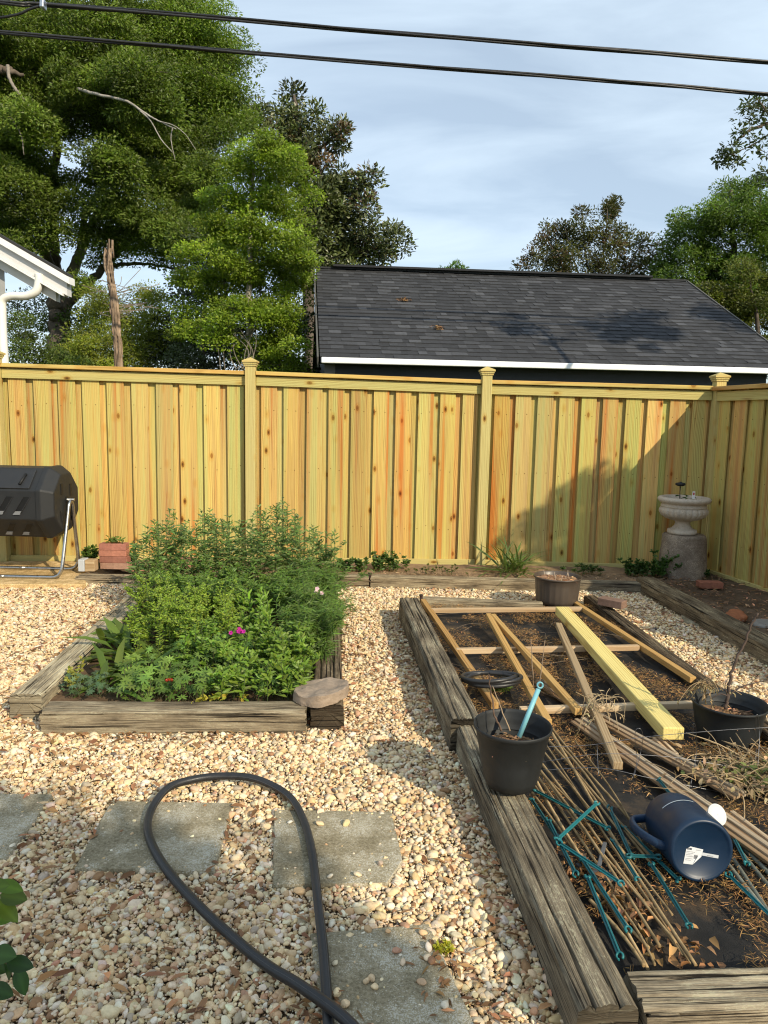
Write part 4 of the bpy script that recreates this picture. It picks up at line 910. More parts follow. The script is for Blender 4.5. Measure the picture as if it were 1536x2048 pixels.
# paper label with faint printing and a torn strip, on the base
nb = -axc; lx = nrm(rt_-nb*np.dot(rt_, nb)); lx = nrm(lx*math.cos(.07)-np.cross(nb, lx)*math.sin(.07)); ly = np.cross(nb, lx)
def lp(u, v, h): return mk(0, 0, .010)+lx*(u*1.3+.022)+ly*(v*1.3-.036)+nb*h
mb = MB(); q = [(-.058, -.012), (-.034, -.012), (-.020, .004), (-.014, .012), (-.012, .030), (-.046, .034), (-.056, .026)]
mb.add([lp(u, v, .0012) for u, v in q], [tuple(range(len(q)))], (.66, .67, .68)); q = [(-.014, .0145), (.030, .012), (.030, .020), (-.014, .0225)]; mb.add([lp(u, v, .0014) for u, v in q], [(0, 1, 2, 3)], (.52, .54, .56))
mb.add([lp(-.034, -.012, .002), lp(-.014, .012, .002), lp(-.024, .0125, .005)], [(0, 1, 2)], (.82, .83, .83)); lab_o = obj('label', mb, M_PAPER, root)
mb = MB()
def barl(u0, u1, v0, v1, c=(.10, .10, .11)): mb.add([lp(u0, v0, .0022), lp(u1, v0, .0022), lp(u1, v1, .0022), lp(u0, v1, .0022)], [(0, 1, 2, 3)], c)
for k, v in enumerate((.020, .016, .012, .008, .002, -.002)): barl(-.054, -.054+.022-(k % 3)*.004, v, v+.0014, (.36, .36, .37))
for u, w_ in ((-.053, .0022), (-.0495, .0016), (-.0465, .0024), (-.043, .0012)): barl(u, u+w_, .0255, .0305, (.06, .06, .07))
for k in range(7): barl(-.0330+k*.0013, -.0330+k*.0013+.0007, .004, .014)
barl(-.030, -.018, .026, .028, (.4, .4, .4)); barl(.0, .016, .0152, .0172, (.30, .30, .31)); obj('printing', mb, M_PAPER, lab_o)
mb = MB(); 
al = np.linspace(-.75, .35, 12)
for i in range(11):
    a0, a1 = al[i], al[i+1]; r2 = rc*.9865+.0012
    mb.add([mk(r2*math.cos(a0), -sgn*r2*math.sin(a0), .150), mk(r2*math.cos(a1), -sgn*r2*math.sin(a1), .150), mk(r2*math.cos(a1), -sgn*r2*math.sin(a1), .154), mk(r2*math.cos(a0), -sgn*r2*math.sin(a0), .154)], [(0, 1, 2, 3)], (.55, .6, .62))
obj('level_mark', mb, M_PAPER, root)

# coil of black soaker hose on the left timber
cc = G(982, 1371, .12); mb = MB(); P = []
for t in np.linspace(0, 2*math.pi*2.6, 90):
    rx, ry = .150+.008*math.sin(t*.7), .115+.008*math.cos(t*.9); P.append(cc+V3(rx*math.cos(t+2.2)+.01*math.sin(t*.31), ry*math.sin(t+2.2), .02+.012*math.sin(t*.5)+.03*(1-math.cos(t))*.4+.006*t/6))
tube(mb, np.array(P), .0115, 10, (.022, .022, .023)); obj('hose_coil', mb, M_RUBBER, label='small coil of black tubing lying across the left timber behind the pot', cat='hose')

# bent garden wire
def wire(label, polys, r=.0012, col=(.20, .20, .21)):
    mb = MB()
    for p in polys: tube(mb, smooth_path(p, 6), r, 6, col)
    return obj('wire_fencing', mb, M_METAL, label=label, cat='wire')
wy = 3.05
wl = lambda x, y, dy=0: D(x, y, wy+dy)
wire('loose length of looped garden wire fencing stretched across the lumber bed to the right-hand pot', [
 [wl(1085, 1494), wl(1180, 1490), wl(1290, 1474), wl(1400, 1464), wl(1480, 1458), wl(1560, 1454)],
 [wl(1083, 1524, -.05), wl(1200, 1508, -.05), wl(1330, 1513, -.05), wl(1420, 1526, -.05), wl(1560, 1552, -.05)],
 [wl(1085, 1540, -.1), wl(1200, 1536, -.12), wl(1300, 1556, -.14), wl(1420, 1580, -.14), wl(1560, 1610, -.14)],
 [wl(1265, 1556, -.12), wl(1274, 1520), wl(1270, 1480), wl(1272, 1460), wl(1281, 1458), wl(1286, 1474), wl(1280, 1510), wl(1268, 1552, -.1)],
 [wl(1378, 1576, -.12), wl(1390, 1530), wl(1386, 1480), wl(1387, 1448), wl(1392, 1458), wl(1392, 1510), wl(1382, 1570, -.1)],
 [wl(1505, 1570, -.12), wl(1512, 1510), wl(1512, 1440), wl(1516, 1432), wl(1519, 1470), wl(1514, 1560, -.1)],
 [wl(1194, 1490, -.03), wl(1197, 1552, -.12)]])
mb = MB()                                                        # wire netting left over the frame
for k in range(26):
    a = G(870+RNG.random()*330, 1225+RNG.random()*150, .09); e = a+V3(RNG.normal(0, .28), RNG.normal(0, .12), RNG.normal(0, .015)); m_ = (a+e)/2+V3(RNG.normal(0, .03), RNG.normal(0, .03), RNG.uniform(0, .04))
    tube(mb, smooth_path([a, m_, e], 6), .0011, 5, (.22, .17, .12))
obj('dry_vines', mb, M_TWIG, label='thin dry vine stems tangled over the far rungs of the ladder frame', cat='dry vines', kind='stuff')
# heap of dry brush
mb = MB(); hb = G(1530, 1568, .05)
for k in range(230):
    a = hb+V3(RNG.normal(.03, .15), RNG.normal(0, .09), RNG.random()*.07); dd = rdirs(1, -.2, .45)[0]; L_ = RNG.uniform(.06, .26)
    tube(mb, smooth_path([a, a+dd*L_*.5+V3(0, 0, .015), a+dd*L_+V3(0, 0, -.015)+RNG.normal(0, .02, 3)], 3), RNG.uniform(.0010, .0028), 5, np.array((.42, .31, .18))*RNG.uniform(.5, 1.3))
N = 900; q = hb+np.stack([RNG.normal(.02, .15, N), RNG.normal(0, .085, N), RNG.random(N)*.08], 1); leaves(mb, q, rdirs(N), RNG.uniform(.02, .05, N), RNG.uniform(.008, .02, N), cvar((.36, .26, .14), N, .35), droop=.4)
N = 240; q = hb+np.stack([RNG.normal(-.04, .09, N), RNG.normal(-.02, .05, N), RNG.random(N)*.09], 1); leaves(mb, q, rdirs(N), RNG.uniform(.02, .05, N), RNG.uniform(.010, .022, N), cvar((.16, .19, .06), N, .3), droop=.3)
obj('brush_pile', mb, M_DRYLEAF, label='heap of dry tan stems and withered leaves in front of the right-hand pot', cat='brush pile')
mb = MB()                                                        # curl of dry vine by the grey stake
for k in range(16):
    a = D(1150+RNG.random()*90, 1376+RNG.random()*20, 3.55); e = G(1150+RNG.random()*100, 1420+RNG.random()*50, .08); tube(mb, smooth_path([a, (a+e)/2+V3(RNG.normal(0, .04), 0, .05), e], 6), .0016, 5, np.array((.42, .32, .19))*RNG.uniform(.6, 1.2))
    q = a+(e-a)*RNG.random((6, 1)); leaves(mb, q, rdirs(6), .03, .008, cvar((.40, .30, .17), 6), droop=.4)
obj('dry_vine', mb, M_DRY, label='curl of dry tan vine arching over the yellow post and grey stake', cat='dry vine')
# dry needle litter on the fabric
mb = MB(); N = 9500; u = RNG.random(N); v = RNG.random(N)**.9
q = ((RBED[0]*(1-u)[:, None]+RBED[1]*u[:, None])*(1-v)[:, None]+(RBED[3]*(1-u)[:, None]+RBED[2]*u[:, None])*v[:, None]); k_ = fbm(np.concatenate([q[:, :2]*5.5, np.zeros((N, 1))], 1), 3, 77); q = q[k_ > .54-.04*(v>.42)]; N = len(q); q[:, 2] = .050+RNG.random(N)*.02
for rep in range(7):
    leaves(mb, q+RNG.normal(0, .016, q.shape)*V3(1, 1, .2), rdirs(N, -.15, .4), RNG.uniform(.010, .036, N), RNG.uniform(.0012, .0032, N), cvar((.36, .20, .075), N, .4), droop=.25)
N = 130; t = RNG.random(N)[:, None]; q = G(1120, 1700, .06)*(1-t)+G(1400, 1925, .06)*t+np.stack([RNG.normal(.0, .05, N), RNG.normal(-.05, .06, N), RNG.random(N)*.02], 1)
leaves(mb, q, rdirs(N, -.1, .5), RNG.uniform(.02, .05, N), RNG.uniform(.010, .026, N), cvar((.31, .165, .075), N, .45), droop=.5, fold=.9, shape='ovate')
obj('needle_litter', mb, M_DRYLEAF, kind='stuff', label='orange brown needles and leaves strewn over the dark fabric', cat='leaf litter')

# ------------------------------------------------------------ rock, bricks
def rock(name, label, pts, z, th, col, seed=0, mat=M_STONE, cat='rock'):
    w = ccw([G(x, y, z) for x, y in pts]); c = np.mean(w, 0); v, f = ico(3); q = np.array(w)[:, :2]-c[:2]; ang = np.arctan2(q[:, 1], q[:, 0]); rad = np.linalg.norm(q, axis=1); o = np.argsort(ang); ang, rad = ang[o], rad[o]
    a = np.arctan2(v[:, 1], v[:, 0]); r = np.interp(a, np.concatenate([ang-2*np.pi, ang, ang+2*np.pi]), np.tile(rad, 3)); flat = name == 'flat_rock'; h = np.clip(v[:, 2]*2.6, -1, 1) if flat else np.sign(v[:, 2])*np.abs(v[:, 2])**.75; rr = np.minimum(1, np.sqrt(np.maximum(0, 1-v[:, 2]**2))/.93) if flat else np.sqrt(np.maximum(0, 1-v[:, 2]**2))**.45
    P = np.stack([np.cos(a)*r*rr, np.sin(a)*r*rr, h*th/2], 1); P *= 1+.12*(fbm(v*2.2+seed, 3, seed)-.5)[:, None]; P[:, 2] += (.03 if flat else .012)*(fbm(P*14+seed*3, 3, seed)-.5)+(P[:, 0]*.10 if flat else 0)
    mb = MB(); mb.add(P+V3(c[0], c[1], z), f, np.asarray(col)[None]*(.75+.5*fbm(v*3, 3, seed+4))[:, None], smooth=False); return obj(name, mb, mat, label=label, cat=cat)
rock('flat_rock', 'flat brown rock resting on the near right corner of the planted bed', [(587, 1388), (606, 1372), (640, 1369), (694, 1374), (697, 1382), (672, 1398), (640, 1405), (612, 1399)], .165, .055, (.30, .23, .17), 3)
rock('brick_stone', 'small rounded red brick lump beside the brick stack, under the tall plants', [(266, 1139), (272, 1136), (281, 1136), (284, 1140), (280, 1145), (269, 1144)], .10, .085, (.40, .19, .12), 5, M_BRICK)
rock('brick_stone', 'broken orange brick lump on the dark soil by the shaded fence', [(1458, 1228), (1470, 1222), (1486, 1232), (1484, 1240), (1466, 1238)], .09, .06, (.34, .13, .06), 6, M_BRICK)
rock('red_stone', 'dull red stone half hidden among the tall plants', [(352, 1122), (372, 1118), (386, 1128), (372, 1136), (356, 1134)], .11, .09, (.34, .17, .12), 7, M_BRICK)
rock('grey_stone', 'grey stone lying by the right edge of the shaded soil', [(1505, 1246), (1540, 1243), (1556, 1252), (1520, 1256)], .08, .05, (.25, .23, .2), 8)
def brick(label, c, L, W, Hh, rz, z, col, group=None, tilt=0):
    mb = MB(); d_ = V3(math.cos(rz), math.sin(rz), tilt); n = 10
    p, q = V3(c[0], c[1], z+Hh/2)-d_*L/2, V3(c[0], c[1], z+Hh/2)+d_*L/2; beam(mb, p, q, W, Hh, col=(1, 1, 1))
    mb.c = [np.asarray(x)*np.asarray(col) for x in mb.c]
    return obj('brick', mb, M_BRICK, label=label, cat='brick', group=group, bevel=.005)
bs = G(227, 1136, .075); bs = V3(bs[0]+.022, bs[1]-.02, 0); zz = .078
for k, (col, dx, lab) in enumerate((((.38, .22, .15), .012, 'bottom brick of the red stack, pale and dusty'), ((.30, .13, .09), .004, 'dark red brick, second from the bottom of the stack'), ((.42, .18, .12), -.004, 'light red brick, third from the bottom of the stack'), ((.38, .16, .115), -.004, 'top brick of the red stack, with a chipped pale patch'))):
    brick(lab, bs+V3(dx, 0, 0), .265-.006*k, .11, .059, .02*(k-1), zz, col, 'bricks stacked by the fence'); zz += .0605
brick('brick lying on the dark timber beside the shaded gravel path', G(1224, 1212, .12), .20, .095, .06, -.75, .118, (.22, .14, .105))
brick('brick lying on the dark soil in front of the stone urn', G(1419, 1172, .09), .21, .10, .058, .0, .075, (.30, .12, .075))
# small pale block with a plastic wrapped end
cx = G(186, 1140, .075); root = thing('wood_block', 'small pale block with a grey wrapped end, left of the brick stack', 'block', (cx[0], cx[1], .075))
mb = MB(); beam(mb, V3(cx[0]-.045, cx[1]-.03, .13), V3(cx[0]+.045, cx[1]-.03, .13), .10, .105, col=(.95, .9, .8)); obj('block', mb, M_LATH, root, bevel=.006)
mb = MB(); beam(mb, V3(cx[0]-.105, cx[1]-.03, .132), V3(cx[0]-.046, cx[1]-.03, .132), .108, .112, col=(.48, .50, .52)); obj('wrapper', mb, M_PAINT, root, bevel=.006)

# ------------------------------------------------------------ compost tumbler
ty0 = G(60, 1157, .05)[1]; ty1 = G(60, 1139, .05)[1]; tyc = (ty0+ty1)/2; xr = D(136, 1005, tyc)[0]; xl = xr-1.08; zc = D(136, 1003, tyc)[2]
root = thing('compost_tumbler', 'black ribbed compost tumbler on a bent steel tube stand at far left', 'compost tumbler', (xr-.5, tyc, .05))
Rb = .335
def octo(r, k0=0): 
    a = np.array([-22.5+45*k for k in range(8)])*math.pi/180; return np.stack([np.cos(a)*r, np.sin(a)*r], 1)   # (y, z)
mb = MB(); secs = [(xl+.10, 1.0), (xr-.13, 1.0)]
BK = (.016, .017, .018)
def ring8(x, r): o = octo(r); return np.stack([np.full(8, x), tyc+o[:, 0], zc+o[:, 1]], 1)
def loft(rings, col=BK, cap=True):
    v = np.concatenate(rings); m = 8; F = [(r*m+i, r*m+(i+1) % m, (r+1)*m+(i+1) % m, (r+1)*m+i) for r in range(len(rings)-1) for i in range(m)]
    if cap: F += [tuple(range(m))[::-1], tuple(range((len(rings)-1)*m, len(rings)*m))]
    mb.add(v, F, col)
loft([ring8(xl+.12, Rb), ring8(xr-.14, Rb)]); drum = obj('drum', mb, M_PLASTIC, root, bevel=.008)
for x0, x1, sgn_ in ((xr-.15, xr-.01, 1), (xl+.13, xl, -1)):
    mb = MB(); rg = [ring8(x0, Rb+.010), ring8(x0+(x1-x0)*.35, Rb+.010), ring8(x1, Rb-.06)]; loft(rg if sgn_ > 0 else rg[::-1]); en = obj('end_cap', mb, M_PLASTIC, root, bevel=.010)
    if sgn_ > 0:
        for yy, z2, w, h in ((-.10, .12, .04, .10), (.09, .10, .04, .11), (-.12, -.12, .035, .10), (.10, -.13, .04, .1), (0, .02, .05, .05)):
            mb = MB(); beam(mb, V3(x1+.002, tyc+yy-w/2, zc+z2), V3(x1+.002, tyc+yy+w/2, zc+z2), .006, h, col=(.006, .006, .006)); obj('recess_plate', mb, M_PLASTIC, en)  # raised plates; shadow of the hollows is put into their near-black colour
# louvre vents on the front faces: slot shadow painted as near-black quads, lip coloured bright
apo = Rb*math.cos(math.pi/8)
def face_pt(th, x, s, out): # th: face direction angle in (y,z); s along the face upward
    nv = V3(0, math.cos(th), math.sin(th)); tv = V3(0, math.sin(th), -math.cos(th)); return V3(x, tyc, zc)+nv*(apo+out)+tv*s
mb = MB(); mbl = MB()
for th, s0, hh, nx in ((math.pi, -.0, .072, 6), (math.pi*1.25, -.0, .068, 6)):
    for k in range(nx):
        x = xr-.265-k*.150; sl = .042
        q = lambda dx, s, o: face_pt(th, x+dx+sl*(s/.07), s, o)
        # tv for th=pi points up
        mb.add([q(-.028, -hh, .0025), q(.026, -hh, .0025), q(.026, hh, .0025), q(-.028, hh, .0025)], [(0, 1, 2, 3)], (.003, .003, .003))
        for e in (-.034, .026): hexa(mbl, [q(e, -hh, .0), q(e+.006, -hh, .0), q(e+.006, hh, .0), q(e, hh, .0), q(e, -hh, .010), q(e+.006, -hh, .010), q(e+.006, hh, .004), q(e, hh, .004)], (.02, .02, .021))
        hexa(mbl, [q(-.03, -hh-.012, .0), q(.030, -hh-.012, .0), q(.028, -hh+.018, .0), q(-.028, -hh+.018, .0), q(-.03, -hh-.012, .014), q(.030, -hh-.012, .014), q(.028, -hh+.018, .004), q(-.028, -hh+.018, .004)], (.16, .16, .16))
obj('vent_slots', mb, M_PLASTIC, drum); obj('vent_louvres', mbl, M_PLASTIC, drum)
mb = MB(); th = math.pi*.75; nv = V3(0, math.cos(th), math.sin(th)); 
hexa(mb, [face_pt(th, xl+.2, -.115, .0), face_pt(th, xr-.2, -.115, .0), face_pt(th, xr-.2, .10, .0), face_pt(th, xl+.2, .10, .0), face_pt(th, xl+.2, -.115, .014), face_pt(th, xr-.2, -.115, .014), face_pt(th, xr-.2, .10, .014), face_pt(th, xl+.2, .10, .014)], (.020, .021, .023)); door = obj('door', mb, M_PLASTIC, root, bevel=.005)
mb = MB(); tube(mb, [face_pt(th, xr-.29, -.08, .022), face_pt(th, xr-.27, .04, .022)], .012, 8, (.008, .008, .008)); obj('handle', mb, M_PLASTIC, door)
# bent tube stand
xe = xr+.018; zf = .05+.016
mb = MB()
def leg(x_, sg):
    o = []
    return smooth_path([V3(x_-sg*.55, ty0, zf), V3(x_-sg*.18, ty0, zf), V3(x_-sg*.06, ty0, zf+.005), V3(x_-sg*.01, ty0+.005, zf+.05), V3(x_+sg*.005, ty0+.02, zf+.14), V3(x_+sg*.02, tyc-.055, zc-.10), V3(x_+sg*.022, tyc-.035, zc-.025), V3(x_+sg*.022, tyc, zc+.005), V3(x_+sg*.022, tyc+.035, zc-.025), V3(x_+sg*.02, tyc+.055, zc-.10), V3(x_+sg*.005, ty1-.02, zf+.14), V3(x_-sg*.01, ty1-.005, zf+.05), V3(x_-sg*.06, ty1, zf+.005), V3(x_-sg*.18, ty1, zf), V3(x_-sg*.56, ty1, zf)], 6)
xs_ = xr+.03
GAL = (.46, .46, .45)
for x_, sg in ((xr, 1), (xl+.02, -1)):
    mb = MB(); tube(mb, leg(x_, sg), .0165, 12, GAL); obj('leg_frame', mb, M_METAL, root)
mb = MB(); tube(mb, [V3(xl-.05, tyc, zc+.018), V3(xr+.06, tyc, zc+.018)], .012, 10, GAL); obj('axle', mb, M_METAL, root)

# ------------------------------------------------------------ urn on its pedestal
pc = G(1362, 1146, .06); py_ = pc[1]-.16; pc = V3(pc[0], py_, .06); k_ = py_/math.cos(0)/FPX
def zat(y, x=1364): d_ = ray(x, y); return CAM_H+d_[2]*(py_/d_[1])
kx = lambda px: px*np.linalg.norm(V3(pc[0], pc[1], 1)-CAMP)/math.sqrt(FPX**2+600**2)
pcx = D(1366, 1100, py_)[0]
zt = zat(1066)
root = thing('pedestal', 'rough tapered concrete pedestal standing in the fence corner under the urn', 'pedestal', (pcx, py_, .06))
mb = MB(); P = [(kx(49), 0), (kx(48), .01), (kx(41.5), zt-.11), (kx(41), zt-.085), (kx(40), zt-.075), (kx(38), zt-.068), (.001, zt-.066)]; P = [(r, z+.06) for r, z in P]
prof = []
for (r0, z0), (r1, z1) in zip(P[:-1], P[1:]):
    for t in np.linspace(0, 1, 14 if z1-z0 > .1 else 3, endpoint=False): prof.append((r0+(r1-r0)*t, z0+(z1-z0)*t))
prof.append(P[-1])
lathe(mb, prof, T(pcx, py_, 0), 56, (.78, .70, .63), rfun=lambda r, a, z: r*(1+.02*np.sin(a*3+z*9)+.012*np.sin(a*11+z*31))); obj('block', mb, M_CONC, root)
ux = D(1368.5, 1000, py_)[0]; zb_ = zt-.004
zr = zat(992); hU = zr-zb_
root = thing('garden_urn', 'pale cast stone urn with a fluted bowl, standing on the concrete pedestal', 'urn', (ux, py_, zb_))
mb = MB(); Pf = [(.001, 0), (kx(27), 0), (kx(28.5), .02), (kx(27.5), .055), (kx(24), .062), (kx(20), .075), (kx(15.5), .11), (kx(14), .14), (kx(15), .165), (kx(19), .18)]
Pf = [(r, z) for r, z in Pf]; s_ = hU/.50
Pf = [(r, z*s_) for r, z in Pf]; lathe(mb, [(r, z+zb_) for r, z in Pf], T(ux, py_, 0), 48, (1, 1, 1)); obj('foot', mb, M_CAST, root)
mb = MB(); Pb = [(kx(15), .168), (kx(24), .185), (kx(34), .205), (kx(42), .24), (kx(46), .28), (kx(46.5), .315), (kx(44), .345), (kx(42), .352)]
pr2 = []
for (r0, z0), (r1, z1) in zip(Pb[:-1], Pb[1:]):
    for t in np.linspace(0, 1, 4, endpoint=False): pr2.append((r0+(r1-r0)*t, (z0+(z1-z0)*t)*s_+zb_))
lathe(mb, pr2, T(ux, py_, 0), 168, (1, 1, 1), rfun=lambda r, a, z: r*(1-.055*(1-np.abs(np.sin(a*12)))**3)); obj('bowl', mb, M_CAST, root)
mb = MB(); Pr = [(kx(42), .348), (kx(43.5), .36), (kx(43.5), .378), (kx(41.5), .385), (kx(42), .40), (kx(45), .412), (kx(49.5), .435), (kx(50.5), .455), (kx(49.5), .475), (kx(46), .488), (kx(42), .488), (kx(40), .47), (kx(38.5), .42), (.001, .41)]
lathe(mb, [(r, z*s_+zb_) for r, z in Pr], T(ux, py_, 0), 72, (1, 1, 1)); obj('rim', mb, M_CAST, root)
zs = .415*s_+zb_
mb = MB(); tube(mb, [V3(ux-.045, py_-.02, zs), V3(ux-.06, py_-.02, zat(970))], .0025, 6, (.1, .1, .1)); tube(mb, [V3(ux-.055, py_-.015, zs), V3(ux-.05, py_-.015, zat(970))], .0025, 6, (.1, .1, .1))
rt = thing('solar_light', 'small dark disc on thin wires standing in the urn', 'solar light', (ux-.05, py_-.02, zs)); obj('stem', mb, M_METAL, rt)
mb = MB(); lathe(mb, [(.001, -.018), (.03, -.017), (.044, -.008), (.046, .003), (.040, .012), (.012, .017), (.010, .022), (.001, .024)], T(ux-.055, py_-.018, zat(968)), 36, (.012, .013, .014), rfun=lambda r, a, z: r*(1+.025*np.cos(a*20))); obj('disc', mb, M_PLASTIC, rt)
mb = MB(); N = 26; q = V3(ux+.02, py_, zs+.02)+RNG.normal(0, 1, (N, 3))*V3(.06, .05, .02); leaves(mb, q, rdirs(N, 0, .6), RNG.uniform(.05, .09, N), .03, cvar((.05, .10, .03), N, .3), droop=.3); obj('urn_plant', mb, M_LEAF, label='small dark green plant in the stone urn', cat='plant')
tg = V3(ux+.028, py_-.14, zat(984)); mb = MB(); beam(mb, tg-V3(0, 0, .05), tg+V3(0, 0, .022), .002, .026, up=(1, 0, 0), col=(.75, .73, .70)); rt = thing('plant_tag', 'small white plant tag with a red picture at the front of the urn', 'plant tag', tuple(tg)); obj('tag', mb, M_PAPER, rt)
mb = MB(); beam(mb, tg+V3(0, -.0022, -.012), tg+V3(0, -.0022, .010), .001, .014, up=(1, 0, 0), col=(.45, .05, .05)); obj('picture', mb, M_PAPER, rt)

# ------------------------------------------------------------ overhead cables
def cable(label, pts, Y0, Y1, r, group=None):
    n = len(pts); P = smooth_path([D(x, y, Y0+(Y1-Y0)*i/(n-1)) for i, (x, y) in enumerate(pts)], 16); mb = MB(); t = np.linspace(0, 1, len(P)); 
    L = np.linalg.norm(P[-1]-P[0]); 
    for k in range(3):
        ph = .4*np.sin(t*L*.7)+t*L*.8+k*2.1; q = P+np.stack([0*t, np.cos(ph), np.sin(ph)], 1)*r*.62; tube(mb, q, r*.60, 8, (.012, .012, .013) if k else (.03, .03, .032))
    return obj('power_cable', mb, M_RUBBER, label=label, cat='cable', group=group)
cable('upper of the two twisted black overhead cables crossing the sky', [(-420, -48), (0, 5), (90, 9), (400, 33), (800, 67), (1200, 98), (1536, 124), (1900, 148)], 8.6, 9.4, .023)
cable('lower of the two twisted black overhead cables crossing the sky', [(-420, 28), (0, 65), (300, 89), (620, 116), (1000, 145), (1300, 168), (1536, 188), (1900, 214)], 8.6, 9.4, .0215)
mb = MB(); P = smooth_path([D(88, 10, 8.72), D(60, 18, 8.7), D(30, 30, 8.7), D(-40, 36, 8.7), D(-300, 30, 8.7)], 8); tube(mb, P, .014, 8, (.015, .015, .016)); obj('service_wire', mb, M_RUBBER, label='thin black wire dropping from the clamp on the upper cable at top left', cat='cable')
mb = MB(); c = D(86, 9, 8.70); beam(mb, c-V3(.02, 0, 0), c+V3(.025, 0, -.003), .09, .09, col=(.55, .55, .56)); obj('cable_clamp', mb, M_METAL, label='small pale clamp on the upper cable at top left', cat='clamp', bevel=.01)

SUNUP = np.array(sun_pos)*.9+V3(0, 0, .35)                        # leaves turn their faces to the light
# ------------------------------------------------------------ plants of the bed
def stems_plant(name, label, bases, cat='plant', group=None, leaf=(.06, .008), nleaf=26, col=(.075, .13, .045), stem=(.10, .14, .05), r=.0028, lean=.08, start=.12, droop=.35, shape='lance', branch=0, elev=(.1, .7), mat=None, toplight=1.25, bud=None):
    """bases: (x, y, z0, height)"""
    c = np.mean([b[:3] for b in bases], 0); root = thing(name, label, cat, (c[0], c[1], min(b[2] for b in bases)), group); ms = MB(); ml = MB()
    for (x, y, z0, h) in bases:
        a = RNG.uniform(0, 6.28); l = abs(RNG.normal(0, lean))*h; k = 8; t = np.linspace(0, 1, k)[:, None]
        P = V3(x, y, z0)+np.concatenate([np.cos(a)*l*t**2, np.sin(a)*l*t**2, h*t], 1)+np.concatenate([RNG.normal(0, .006, (k, 2))*t, np.zeros((k, 1))], 1)
        tube(ms, P, np.linspace(r, r*.45, k), 5, stem)
        lines = [(P, start, nleaf, 1.0)]
        for b in range(branch):
            i = RNG.integers(k//2, k-1); d_ = rdirs(1, .3, .8)[0]; L_ = h*RNG.uniform(.12, .3); Q = P[i]+d_*np.linspace(0, L_, 5)[:, None]; tube(ms, Q, np.linspace(r*.6, r*.3, 5), 4, stem); lines.append((Q, .1, max(6, nleaf//3), .65))
        for Q, s0, n, ls in lines:
            n = max(3, int(n*h/.7)) if ls == 1.0 else n
            u = np.sort(RNG.uniform(s0, 1.0, n)); pos = np.stack([np.interp(u*(len(Q)-1), np.arange(len(Q)), Q[:, j]) for j in range(3)], 1)
            ang = np.arange(n)*2.4+RNG.uniform(0, 6); el = RNG.uniform(elev[0], elev[1], n)+.35*u**3
            d = np.stack([np.cos(ang)*np.cos(el), np.sin(ang)*np.cos(el), np.sin(el)], 1)
            Ln = leaf[0]*ls*RNG.uniform(.6, 1.25, n)*(1-.45*u**2); cc_ = cvar(col, n, .18)*(1+(toplight-1)*u[:, None])*np.array([.92, .86, .62])  # leaf colour brightens up the stem, painting in light from above
            leaves(ml, pos, d, Ln, leaf[1]*RNG.uniform(.8, 1.2, n), cc_, up=SUNUP[None]+RNG.normal(0, .4, (n, 3)), droop=droop, shape=shape)
        if bud is not None:
            n = 7; leaves(ml, np.tile(P[-1], (n, 1)), rdirs(n, .1, 1), .016, .007, cvar(bud, n, .2), droop=.1)
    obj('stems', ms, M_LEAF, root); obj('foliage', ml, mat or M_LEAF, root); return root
ASTER = (.130, .215, .075)
prof_x = [268, 300, 343, 372, 402, 440, 475, 512, 545, 572, 605, 645, 682]; prof_y = [1090, 1055, 1018, 1050, 1022, 1035, 1045, 1018, 1010, 996, 1048, 1062, 1062]
def tall(px0, px1, n, by0, by1, fac, label, **kw):
    L_ = []
    for k in range(n):
        px = px0+(px1-px0)*(k+RNG.random())/n; by = RNG.uniform(by0, by1); g = G(px, by, .09); ty = np.interp(px, prof_x, prof_y)
        d_ = ray(px, ty); H_ = CAM_H+d_[2]*(g[1]/d_[1])-.09; H_ *= RNG.uniform(.93, 1.04) if k % 4 == 1 else RNG.uniform(*fac); L_.append((g[0], g[1], .09, H_))
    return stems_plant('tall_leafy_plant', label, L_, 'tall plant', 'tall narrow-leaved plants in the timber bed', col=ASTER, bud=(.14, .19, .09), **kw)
kw = dict(leaf=(.082, .0125), nleaf=50, branch=1, lean=.05, elev=(0, .65))
tall(262, 318, 12, 1195, 1225, (.55, 1.0), 'thin clump of tall narrow-leaved stems at the left end of the row, beside the bricks', **kw)
tall(318, 385, 21, 1195, 1225, (.58, 1.0), 'tall narrow-leaved clump between the bricks and the first peak of stems', **kw)
tall(385, 455, 24, 1195, 1225, (.58, 1.0), 'tall narrow-leaved clump left of the sunlit fence post', **kw)
tall(455, 530, 26, 1195, 1225, (.58, 1.0), 'tall narrow-leaved clump growing in front of the sunlit fence post', **kw)
tall(530, 600, 26, 1195, 1225, (.58, 1.0), 'tallest narrow-leaved clump, just right of the sunlit fence post', **kw)
tall(600, 672, 23, 1195, 1225, (.58, 1.0), 'narrow-leaved clump at the right end of the row, beside the gravel path', **kw)
def fill(name, label, boxpx, n, hr, z=.09, **kw):
    L_ = []
    for k in range(n):
        g = G(RNG.uniform(boxpx[0], boxpx[1]), RNG.uniform(boxpx[2], boxpx[3]), z); L_.append((g[0], g[1], z, RNG.uniform(*hr)))
    return stems_plant(name, label, L_, kw.pop('cat', 'plant'), **kw)
fill('leafy_undergrowth', 'dense dark green undergrowth filling the middle of the planted bed behind the pale green plants', (300, 600, 1225, 1275), 130, (.24, .40), leaf=(.055, .010), nleaf=70, col=(.115, .205, .045), branch=4, lean=.12)
fill('feathery_plant', 'feathery dark green plant arching over the right timber of the bed', (592, 655, 1215, 1335), 120, (.22, .42), leaf=(.075, .0055), nleaf=110, col=(.105, .19, .042), lean=.45, droop=.9, elev=(-.2, .6), branch=2)
